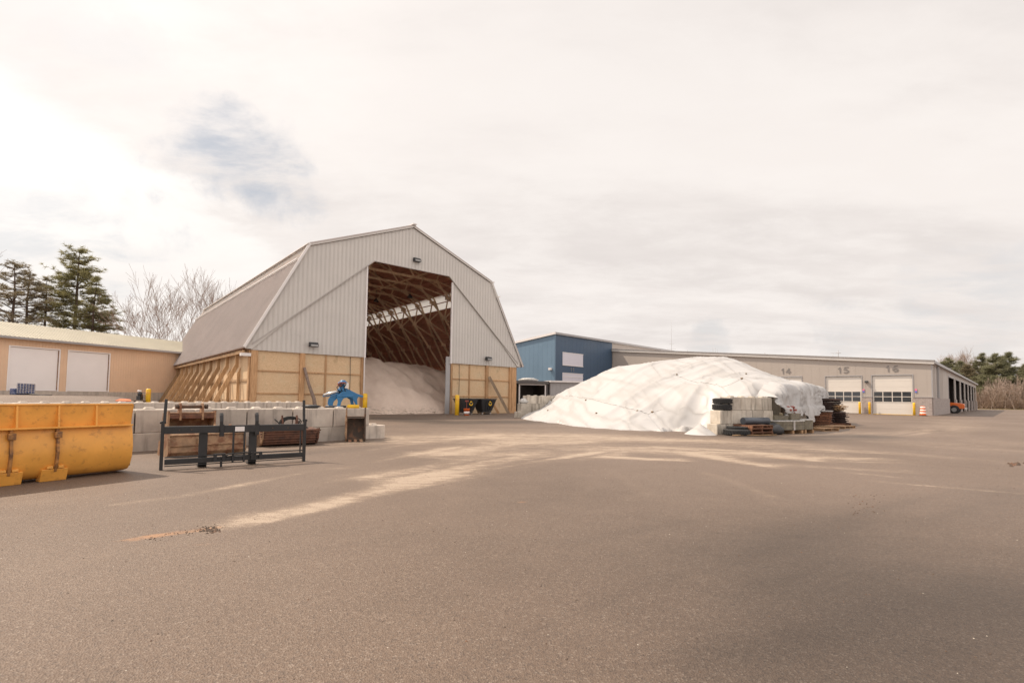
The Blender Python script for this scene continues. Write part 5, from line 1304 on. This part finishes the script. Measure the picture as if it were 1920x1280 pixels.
for z_ in (5.0, 5.62): mb.box(-14.3, -8.75, -.10, -.061, z_ - .05, z_ + .05)
for z_ in (8.97, 6.9): mb.box(-14.3, -8.75, -.10, -.061, z_ - .06, z_ + .06)
mb.build('window_trim', 'trim_light', bb)
num('11', bb, (-11.6, -.03, 5.95), .62, '-y', 'wall_number')
mb = MB(); mb.box(-16.6, -16.2, .5, 1.0, 6.0, 6.35); mb.build('wall_lamp', 'trim_light', bb)
# eave light on blue corner

# ------------------------------------------------------------------ shed and low wall between barn and blue building
q = Vector((.9, 56, 0)); qa = 14
sd = thing('open_shed', 'low dark open shed with pale frame just behind the barn corner', 'shed', (-2.2, 54.6, 0), qa)
mb = MB(); mb.box(0, 6.6, .4, 6, 3.15, 3.35); mb.build('roof', 'trim_grey', sd)
mb = MB(); mb.box(0, 6.6, 5.8, 6, 0, 3.15); mb.box(6.45, 6.6, .4, 5.8, 0, 3.15); mb.box(0, .1, .4, 5.8, 0, 3.15); mb.build('walls', 'gable_dark', sd)
mb = MB(); mb.box(6.2, 6.35, .3, .45, 0, 3.0); mb.box(3.15, 3.3, .3, .45, 0, 3.0); mb.box(3.3, 6.2, .3, .45, 2.9, 3.02); mb.build('frame', 'trim_light', sd)
mb = MB(); mb.box(0, 6.7, .05, .3, 3.05, 3.36); mb.build('header', 'gable_dark', sd)
mb = MB(); mb.lathe([(.3, 0), (1.0, .03), (1.2, .18), (.7, .36), (.1, .4)], 12); o = mb.build('roof_bundle', 'plastic_wrap', loc=(1.9, 57.5, 3.36)); tag(o, 'pale wrapped bundle on the roof of the dark open shed', 'bundle')
sw = thing('low_building', 'low grey sided building with pale roof edge left of the tarp pile', 'building', (4.35, 56.2, 0), 14)
mb = MB(); mb.box(0, 12, 0, 6, 0, 3.25); 
for k in range(24): mb.box(.2 + k * .5, .25 + k * .5, -.02, -.001, 0, 3.2)
mb.build('walls', 'trim_grey', sw)
mb = MB(); mb.box(-.1, 12.2, -.3, 6.2, 3.26, 3.44); mb.build('roof', 'trim_light', sw)

# ------------------------------------------------------------------ clutter by the right wall
def tyre(loc, R_, wd, label, rot=(0, 0, 0)):
    t0 = thing('tyre', label, 'tyre', loc, rot=rot)
    mb = MB(); mb.lathe([(R_ * .58, 0), (R_ * .85, -.0), (R_ * .97, wd * .12), (R_, wd * .3), (R_, wd * .7), (R_ * .97, wd * .88), (R_ * .85, wd), (R_ * .58, wd), (R_ * .56, wd * .8), (R_ * .56, wd * .2), (R_ * .58, 0)], 28); mb.f = mb.f[:-2]; mb.sm = mb.sm[:-2]; mb.build('casing', 'rubber', t0)
    m2 = MB()
    for k in range(30):
        a = k * math.pi / 15
        for z0, z1, da in ((.14, .42, .04), (.56, .86, -.04)):
            c_, s__ = math.cos(a + da), math.sin(a + da); m2.beam((c_ * R_ * 1.005, s__ * R_ * 1.005, wd * z0), (math.cos(a) * R_ * 1.005, math.sin(a) * R_ * 1.005, wd * z1), .06, .03, (c_, s__, 0))
    m2.build('tread', 'rubber', t0)
    return t0
ty = G(1355, 812)
q = PB + Vector((.55, .25, 1.03))
tyre(q, .40, .27, 'lower tyre of the stack on the end of the stained block wall'); tyre(q + Vector((.03, .02, .275)), .40, .25, 'upper tyre of the stack on the end of the stained block wall')
tyre(Vector((9.55, 21.2, 0)), .52, .26, 'large tyre lying flat on the ground at the wall corner'); tyre(Vector((9.58, 21.25, .265)), .40, .10, 'thin worn tyre lying on top of the large flat tyre')
# pallets
def make_pallet(mat='brown_pallet', L=1.2, Wd=1.0):
    t0 = thing('pallet', 'x', 'pallet')
    mb = MB()
    for k in range(7): y_ = -Wd / 2 + k * (Wd - .1) / 6; mb.box(-L / 2, L / 2, y_, y_ + .1, .12, .142)
    mb.build('top_boards', mat, t0)
    mb = MB()
    for x_ in (-L / 2, -.02, L / 2 - .04): mb.box(x_, x_ + .04, -Wd / 2, Wd / 2, .022, .119)
    mb.build('stringer', mat, t0)
    mb = MB()
    for y_ in (-Wd / 2, -.05, Wd / 2 - .1): mb.box(-L / 2, L / 2, y_, y_ + .1, 0, .021)
    mb.build('bottom_boards', mat, t0)
    return t0
pal = make_pallet(); pal_l = make_pallet('timber_side')
def stack(src, P, rz, n_, hh, text, group, jit=3, sp=.147):
    for k in range(n_):
        nm = 'bottom' if k == 0 else 'top' if k == n_ - 1 else ORD[k] + ' from bottom'
        place_pal(src, P + Vector((random.uniform(-.02, .02), random.uniform(-.02, .02), k * sp)), rz + random.uniform(-jit, jit), (text % nm), group)
def place_pal(src, loc, rz, label, group):
    if src.name not in used: used[src.name] = 1; src.location = loc; src.rotation_euler = (0, 0, rad(rz)); src['label'] = label; src['group'] = group; return src
    return dup(src, loc, rz, label, group)
stack(pal, Vector((10.4, 21.55, 0)), 20, 3, .15, 'short brown pallet, %s of the low stack beside the flat tyre', 'low stack of brown pallets')
place_pal(pal_l, Vector((15.75, 25.4, 0)), 25, 'pale pallet lying flat nearest the camera right of the wrapped slabs', 'loose pallets on the asphalt')
place_pal(pal_l, Vector((18.6, 28.3, 0)), 30, 'pale slatted pallet lying flat before the rusty iron stacks', 'loose pallets on the asphalt')
place_pal(pal_l, Vector((17.5, 27.5, 0)), 28, 'weathered pallet flat on the ground between two other loose pallets', 'loose pallets on the asphalt')
stack(pal, Vector((18.15, 29.3, 0)), 53, 6, .15, 'dark brown pallet, %s of the stack with white sheet on top', 'pallet stack under a white sheet')
mb = MB(); mb.box(-.7, .6, -.55, .5, 0, .05); o = mb.build('foam_sheet', 'tarp', loc=(18.15, 29.3, .90), rot=(0, 0, rad(53))); tag(o, 'white sheet lying on the brown pallet stack', 'sheet')
# rusty iron frames and covers
def make_iron():
    t0 = thing('iron_frame', 'x', 'iron frame')
    mb = MB(); mb.lathe([(.46, 0), (.52, .0), (.52, .03), (.40, .04), (.38, .11), (.34, .11), (.34, .04), (.30, .03)], 16, smooth=False); mb.build('ring', 'cast_iron', t0)
    mb = MB(); mb.box(-.55, -.36, -.08, .08, .01, .05); mb.box(.36, .56, -.08, .08, .01, .05); mb.build('lug', 'cast_iron', t0)
    return t0
irn = make_iron()
def iron_stack(P, n_, text, group):
    for k in range(n_):
        nm = 'lowest' if k == 0 else 'topmost' if k == n_ - 1 else ORD[k] + ' from bottom'
        lab = text % nm; loc = P + Vector((random.uniform(-.05, .05), random.uniform(-.05, .05), k * .118)); rz = random.uniform(0, 180)
        if 'irn' not in used: used['irn'] = 1; irn.location = loc; irn.rotation_euler = (0, 0, rad(rz)); irn['label'] = lab; irn['group'] = group
        else: dup(irn, loc, rz, lab, group)
for i, (px, Yd, n_, nm) in enumerate(((1545, 31.3, 13, 'front left'), (1562, 32.4, 13, 'middle'), (1572, 31.6, 6, 'right low'), (1553, 33.4, 13, 'rear'))):
    v_ = G(px, 794); s_ = Yd / v_.y; P_ = Vector(((px - 960) / FPX * Yd, Yd, .15))
    mb = MB(); iron_stack(P_, n_, 'rusty round iron frame, %s of the ' + nm + ' stack', 'rusty iron frames in the %s stack' % nm)
    place_pal(pal, Vector((P_.x, P_.y, 0)), 30 + i * 5, 'dark pallet under the %s stack of iron frames' % nm, 'pallets under the iron frames')
# brush bundle
mb = MB()
for k in range(90):
    a = random.uniform(0, 6.28); l_ = random.uniform(.12, .3); p_ = Vector((random.gauss(0, .16), random.gauss(0, .16), random.uniform(.0, .35))); d_ = Vector((math.cos(a), math.sin(a), random.uniform(-.1, .5))).normalized(); mb.tube([p_, p_ + d_ * l_], [.02, .01], 4)
o = mb.build('brush_bundle', 'brush_wood', loc=(((1573 - 960) / FPX) * 31.6, 31.6, .88)); tag(o, 'bundle of pale brown sticks on the low right iron stack', 'brushwood')
# wrapped slab bundle
t0 = thing('wrapped_slabs', 'plastic wrapped bundle of grey stone slabs on timbers before the hanging tarp', 'stone slabs', (12.55, 23.0, 0), 24)
def oval(a, b, z0, z1, c=(0, 0), n_=28, pw=.55):
    mb = MB(); pts = []
    for k in range(n_):
        an = 2 * math.pi * k / n_; ca, sa_ = math.cos(an), math.sin(an); pts.append((c[0] + a * math.copysign(abs(ca) ** pw, ca), c[1] + b * math.copysign(abs(sa_) ** pw, sa_)))
    mb.prism(pts, z0, z1, 'xy'); return mb
oval(1.0, .45, .16, .36).build('slab', 'wet_stone', t0, bevel=.02); oval(.98, .44, .365, .56).build('slab', 'wet_stone', t0, bevel=.02)
o = oval(1.02, .47, .54, .60).build('plastic_wrap', 'plastic_wrap', t0, bevel=.02)
mb = MB()
for x_ in (-.7, 0, .6): mb.box(x_ - .06, x_ + .06, -.45, .45, 0, .155)
mb.build('timber_skid', 'timber_side', t0)
mb = MB()
for x_ in (.0, .06): mb.box(x_ - .012, x_ + .012, -.485, -.475, .16, .6)
mb.build('strap', 'sticker', t0)
t0 = thing('wrapped_slabs', 'loose wrapped bundle end of grey slabs right of the strapped one', 'stone slabs', (13.65, 23.55, 0), 24)
oval(.42, .40, .16, .58).build('slab', 'wet_stone', t0, bevel=.02); oval(.43, .42, .585, .64).build('plastic_wrap', 'plastic_wrap', t0, bevel=.02); mb = MB(); mb.box(-.3, -.2, -.4, .4, 0, .155); mb.box(.2, .3, -.4, .4, 0, .155); mb.build('timber_skid', 'timber_side', t0)
mb = MB(); mb.box(-.42, .42, -.3, .3, 0, .20); o = mb.build('stone_slab', 'wet_stone', bevel=.02, loc=(12.2, 23.05, .61), rot=(0, 0, rad(20))); tag(o, 'flat grey brown slab on top of the strapped bundle', 'stone slab')
mb = MB(); mb.box(-.42, .30, -.3, .3, 0, .30); o = mb.build('stone_slab', 'wet_stone', bevel=.02, loc=(13.05, 23.35, .61), rot=(0, 0, rad(28))); tag(o, 'thick square slab on the bundle beneath the red fittings', 'stone slab')
for k, dx in enumerate((0, .3)):
    t0 = thing('pipe_fitting', ('left' if k == 0 else 'right') + ' one of two rusty red pipe fittings on the thick slab', 'pipe fitting', (12.85 + dx, 23.3 + dx * .4, .915), 20)
    mb = MB(); mb.lathe([(.13, 0), (.13, .04), (.09, .05), (.09, .22), (.13, .24), (.13, .29), (.06, .33)], 12); mb.build('body', 'red_paint', t0)
    mb = MB(); mb.lathe([(.05, 0), (.05, .14), (.08, .14), (.08, .18)], 10, (.0, -.22, .14), 'y'); mb.build('outlet', 'red_paint', t0)
mb = MB(); mb.tube([(0, 0, 0), (1.35, .55, 0)], .15, 16); o = mb.build('drain_pipe', 'steel_pipe', loc=(9.95, 21.5, .59)); tag(o, 'dark blue grey pipe lying behind the low pallet stack', 'pipe')
mb = MB(); mb.lathe([(.1, 0), (.42, .03), (.46, .25), (.32, .42), (.1, .5)], 12); o = mb.build('black_sheet', 'black_plastic', loc=(11.5, 22.1, 0)); tag(o, 'crumpled black plastic on the ground between pallets and wrapped slabs', 'plastic')
for v_ in o.data.vertices: v_.co += Vector(mn.noise_vector(v_.co * 5)) * .12; v_.co.z = max(v_.co.z, 0)
mb = MB(); 
for k in range(5): mb.tube([(9.1 + .35 * k, 20.6 + .1 * k + random.uniform(-.1, .1), .03), (9.8 + .35 * k, 20.7 + .1 * k + random.uniform(-.1, .1), .04)], .025, 5)
o = mb.build('sticks', 'brush_wood'); tag(o, 'thin pale sticks on the ground before the flat tyre', 'sticks')
gm = MB(); gm.box(-.08, .08, -.004, 0, -.05, .05); o = gm.build('green_mark', 'needles'); o.parent = None
bpy.data.objects.remove(o)

# ------------------------------------------------------------------ pickup truck nosing out of a bay
qt = P16 + e1 * 25.0 - e2 * .40
tk = thing('pickup_truck', 'orange pickup truck nosing out of the open garage bay', 'truck', (qt.x, qt.y, 0), 44.7 - 90)
tk.scale = (1.22, 1.22, 1.25)
# local +x = forward (out of the building), front wheel at x=0
bodyp = [(.95, .55), (1.0, .75), (.97, 1.05), (.85, 1.18), (.2, 1.27), (-.95, 1.34), (-1.7, 1.86), (-2.1, 1.95), (-3.3, 1.95), (-3.75, 1.36), (-5.0, 1.33), (-5.05, .55)]
mb = MB(); mb.prism(bodyp, -.95, .95, 'xz'); mb.build('body', 'truck_orange', tk, bevel=.06)
mb = MB(); mb.prism([(-1.05, 1.37), (-1.72, 1.84), (-2.1, 1.90), (-3.2, 1.90), (-3.5, 1.4)], -.965, .965, 'xz'); mb.build('windows', 'glass_dark', tk)
mb = MB(); mb.box(.93, 1.12, -.95, .95, .42, .68); mb.build('bumper', 'chrome', tk, bevel=.03)
mb = MB(); mb.box(.96, 1.02, -.55, .55, .74, 1.04); mb.build('grille', 'black_plastic', tk)
for s_ in (-1, 1):
    mb = MB(); mb.box(.86, 1.03, s_ * .76 - .17, s_ * .76 + .17, .80, 1.02); mb.build('headlight', 'lamp_lens', tk, bevel=.02)
for x_ in (0, -3.7):
    for s_ in (-1, 1):
        mb = MB(); mb.lathe([(.26, -.13), (.40, -.13), (.44, -.08), (.44, .08), (.40, .13), (.26, .13)], 22, (0, 0, 0), 'y'); mb.f = mb.f[:-2]; mb.sm = mb.sm[:-2]; w0 = mb.build('wheel', 'rubber', tk, loc=(x_, s_ * .88, .44)); m2 = MB(); m2.lathe([(.26, -.10), (.24, -.04), (.08, -.05), (.08, .05), (.24, .04), (.26, .10)], 18, (0, 0, 0), 'y'); m2.build('rim', 'lamp_lens', w0)
        mb = MB(); mb.lathe([(.50, -.04), (.52, -.04), (.52, .04), (.50, .04)], 22, (x_, s_ * .935, .47), 'y'); mb.build('wheel_arch', 'black_plastic', tk)

# ------------------------------------------------------------------ trees
def bare_tree_mesh(h, seed, spread=1., r0=None, forks=3, lean=0., depth=6, first=.3, rmin=.021):
    rnd = random.Random(seed); mb = MB(); tw = MB(); r0 = r0 or h * .014
    def grow(p, d, L, r, lev):
        n_ = 4 if lev < 3 else 3; pts = [p]; q = p.copy(); dd = d.copy()
        for i in range(n_):
            dd = (dd + Vector((rnd.gauss(0, .10), rnd.gauss(0, .10), rnd.gauss(.03, .05)))).normalized(); q = q + dd * (L / n_); pts.append(q.copy())
        rs = [max(rmin, r * (1 - .35 * i / n_)) for i in range(n_ + 1)]
        (mb if lev < 3 else tw).tube(pts, rs, 7 if lev < 2 else 4 if lev < 4 else 3, smooth=lev < 3, cap=False)
        if lev >= depth: return
        kids = forks if lev else 4
        for k in range(kids):
            at = len(pts) - 1 if k == 0 else rnd.randint(max(1, n_ - 2), n_)
            ang_ = (rnd.uniform(.22, .50) if lev else rnd.uniform(.35, .75)) * spread * (.6 if k == 0 else 1); ax = dd.orthogonal().normalized(); ax.rotate(Matrix.Rotation(rnd.uniform(0, 6.28), 3, dd)); nd = dd.copy(); nd.rotate(Matrix.Rotation(ang_, 3, ax))
            nd.z += .16; nd.normalize()
            grow(pts[at], nd, L * rnd.uniform(.66, .88), rs[at] * rnd.uniform(.58, .75), lev + 1)
        if lev > 0 and lev < 4:
            for k in range(1):
                at = rnd.randint(1, n_ - 1); ax = dd.orthogonal().normalized(); ax.rotate(Matrix.Rotation(rnd.uniform(0, 6.28), 3, dd)); nd = dd.copy(); nd.rotate(Matrix.Rotation(rnd.uniform(.7, 1.1), 3, ax)); grow(pts[at], nd, L * .5, rs[at] * .35, lev + 2)
    grow(Vector((0, 0, -.5)), Vector((lean, 0, 1)).normalized(), h * first, r0, 0)
    return mb, tw
def bare_tree(label, loc, h, seed, group, mat='bark_bare', **kw):
    a, b = bare_tree_mesh(h, seed, **kw)
    zmax = max(v[2] for v in b.v) if b.v else h; k = h / zmax
    for m_ in (a, b): m_.v = [(x * k, y * k, z * k) for x, y, z in m_.v]
    t0 = thing('bare_tree', label, 'tree', loc, 0, group); a.build('trunk', mat, t0); b.build('crown', mat, t0); return t0
def pine(label, loc, h, seed, group, mat='needles', Rr=.26, start=.22, dens=1., open_=0., tuftr=.55, drop=0., name='pine_tree', kz=.55, pw=.62):
    rnd = random.Random(seed); tr_ = MB(); cr_ = MB()
    tr_.tube([(0, 0, -.5), (rnd.uniform(-.2, .2), 0, h * .4), (rnd.uniform(-.3, .3), rnd.uniform(-.3, .3), h * .75), (0, 0, h * .97)], [h * .014, h * .011, h * .006, .03], 8)
    z = h * start; zs_ = []
    while z < h * .98: zs_.append(z); z += h * .030 * rnd.uniform(.4, 1.6)
    for z in zs_:
        f_ = (z / h - start) / (1 - start); prof_ = (math.sin(math.pi * min(1, f_ * .82 + .20)) ** .8) if open_ else (1 - f_) ** pw * (.75 + .25 * min(1, f_ * 4))
        for k in range(rnd.randint(4, 6)):
            if rnd.random() < open_ * (1 - f_) * 1.3: continue
            a = rnd.uniform(0, 6.28); L = max(.5, h * Rr * prof_ * rnd.uniform(.55, 1.15)); rise_ = rnd.uniform(-.05 - .25 * kz, .15 + .45 * kz) - drop * (1 - f_)
            p0 = Vector((0, 0, z)); p1 = p0 + Vector((math.cos(a) * L * .55, math.sin(a) * L * .55, L * rise_ * .4)); p2 = p0 + Vector((math.cos(a) * L, math.sin(a) * L, L * rise_))
            tr_.tube([p0, p1, p2], [.035 + L * .010, .03 + L * .005, .015], 4, cap=False)
            nt = max(4, int(L * 5.2 * dens))
            for j in range(nt):
                g_ = rnd.uniform(.12 + .3 * open_, 1.05) ** .8; c_ = (p0.lerp(p1, g_ * 2) if g_ < .5 else p1.lerp(p2, g_ * 2 - 1)) + Vector((rnd.gauss(0, .12 * L * .5 + .1), rnd.gauss(0, .12 * L * .5 + .1), rnd.gauss(.08, .16)))
                for q_ in range(15):
                    d_ = Vector((rnd.gauss(0, 1), rnd.gauss(0, 1), rnd.gauss(.25, .45))).normalized() * tuftr * rnd.uniform(.6, 1.25); sd_ = d_.orthogonal().normalized() * tuftr * .055
                    sd_.rotate(Matrix.Rotation(rnd.uniform(0, 3.14), 3, d_))
                    i0 = len(cr_.v); cr_.v += [tuple(c_ - sd_), tuple(c_ + sd_), tuple(c_ + d_)]; cr_.f.append([i0, i0 + 1, i0 + 2]); cr_.sm.append(False)
    t0 = thing(name, label, 'tree', loc, 0, group); tr_.build('trunk', 'bark', t0); cr_.build('crown', mat, t0)
    return t0
def build_norecalc(): pass
def TL(px, py, Y): v_ = ZH(px, py, Y); return Vector((v_.x, v_.y, 0)), v_.z
gl = 'trees behind the tan building'
L0, h0 = TL(150, 459, 82); pine('tall dense green pine rising behind the right end of the tan building roof', L0, h0, 3, gl, Rr=.245, start=.15, dens=1.15, drop=.05, tuftr=.65, kz=.9, pw=.5)
L0, h0 = TL(182, 520, 80); pine('shorter pine leaning on the right flank of the tall green pine', L0, h0, 31, gl, Rr=.26, start=.2, dens=1.0, tuftr=.55)
L0, h0 = TL(28, 484, 74); pine('open brownish pine at the left edge above the tan roof', L0, h0, 5, gl, 'needles_brown', Rr=.26, start=.25, dens=.9, open_=.75, tuftr=.5)
L0, h0 = TL(58, 502, 78); pine('slim open pine between the left edge pine and the tall green pine', L0, h0, 9, gl, 'needles_brown', Rr=.20, start=.25, dens=.8, open_=.75, tuftr=.5)
L0, h0 = TL(88, 520, 80); pine('small scraggly pine just left of the tall green pine', L0, h0, 12, gl, 'needles_brown', Rr=.16, start=.25, dens=.8, open_=.7, tuftr=.45)
L0, h0 = TL(-40, 500, 76); pine('open brownish pine partly cut by the left picture edge', L0, h0, 15, gl, 'needles_brown', Rr=.25, start=.25, dens=.9, open_=.6, tuftr=.5)
L0, h0 = TL(338, 486, 70); bare_tree('tall bare tree directly left of the barn roof', L0, h0, 14, gl, spread=1.2, first=.36, depth=6, rmin=.018)
L0, h0 = TL(425, 500, 88); bare_tree('bare tree half hidden behind the barn roof', L0, h0, 8, gl, spread=1.2, first=.36, depth=6, rmin=.018)
L0, h0 = TL(262, 540, 84); bare_tree('low spreading bare tree between the green pine and the tall bare tree', L0, h0, 21, gl, spread=1.2, first=.4, depth=5)
L0, h0 = TL(10, 425, 110); bare_tree('faint tall bare tree at the far left edge', L0, h0, 33, gl, spread=1.1, first=.3)
grp = 'trees beyond the right end of the yard'
right = [(1778, 676, 185, 'needles', .30), (1800, 682, 195, 'needles', .28), (1812, 690, 190, 'needles_brown', .3), (1840, 670, 190, 'needles', .26), (1868, 670, 170, 'needles', .34), (1890, 668, 172, 'needles', .32), (1925, 690, 165, 'needles', .36), (1852, 700, 175, 'needles', .32), (1766, 690, 200, 'needles_brown', .3)]
txt = ['pine peeking over the roofline just past the building end', 'pine right of the first one over the garage roofline', 'short brownish pine above the open bays', 'pine in front of the pale bare tree', 'broad dark pine left of the pair with layered branches', 'tallest layered pine near the right picture edge', 'pine cut by the right picture edge', 'lower dense pine between two taller pines', 'small brownish pine nearest the roof corner']
for i, (px, py, Yd, mt, Rr_) in enumerate(right):
    L0, h0 = TL(px, py - 7, Yd); pine(txt[i], L0, h0, 50 + i, grp, mt.replace('needles', 'needles_far') if mt == 'needles' else mt, Rr=Rr_ * .92, start=.08, dens=.55, tuftr=1.1, open_=.12)
for i, (px, py, Yd, lab) in enumerate(((1836, 645, 195, 'tall pale bare tree standing above the pines on the right'), (1822, 655, 200, 'slender bare tree left of the tallest pale bare tree'), (1860, 662, 205, 'faint bare tree between the broad pines'), (1900, 700, 150, 'reddish brown bare tree near the right edge'), (1882, 705, 152, 'reddish bare tree left of the one at the edge'), (1858, 715, 150, 'low bare tree standing on the verge'), (1925, 705, 148, 'bare tree cut by the right picture edge'), (1840, 720, 155, 'small bare tree close to the end of the garage'))):
    L0, h0 = TL(px, py, Yd); bare_tree(lab, L0, h0, 80 + i, grp, 'bark_far', spread=.9 if i < 3 else 1.2, first=.3, depth=6 if i < 3 else 5)
# brush thicket in the background
mb = MB(); rnd = random.Random(5)
for k in range(1500):
    px = rnd.uniform(1755, 2100); Yd = rnd.uniform(150, 190); b_ = ZH(px, 760, Yd); h_ = rnd.uniform(2, 6) if rnd.random() < .8 else rnd.uniform(5, 9); p_ = Vector((b_.x, b_.y, 0))
    for j in range(4):
        q_ = p_ + Vector((rnd.gauss(0, .8), rnd.gauss(0, .8), h_ * rnd.uniform(.5, 1))); mb.tube([p_, p_.lerp(q_, .5) + Vector((rnd.gauss(0, .3), 0, 0)), q_], [.07, .05, .02], 3, False, False)
o = mb.build('brush_thicket', 'brush'); tag(o, 'reddish brown thicket of bare brush at the foot of the far trees', 'thicket', kind='stuff')

for o in list(S.objects):
    if o.type == 'MESH' and 'label' not in o and o.parent is None and 'kind' not in o: print('UNLABELLED', o.name)
print('objects', len(S.objects))
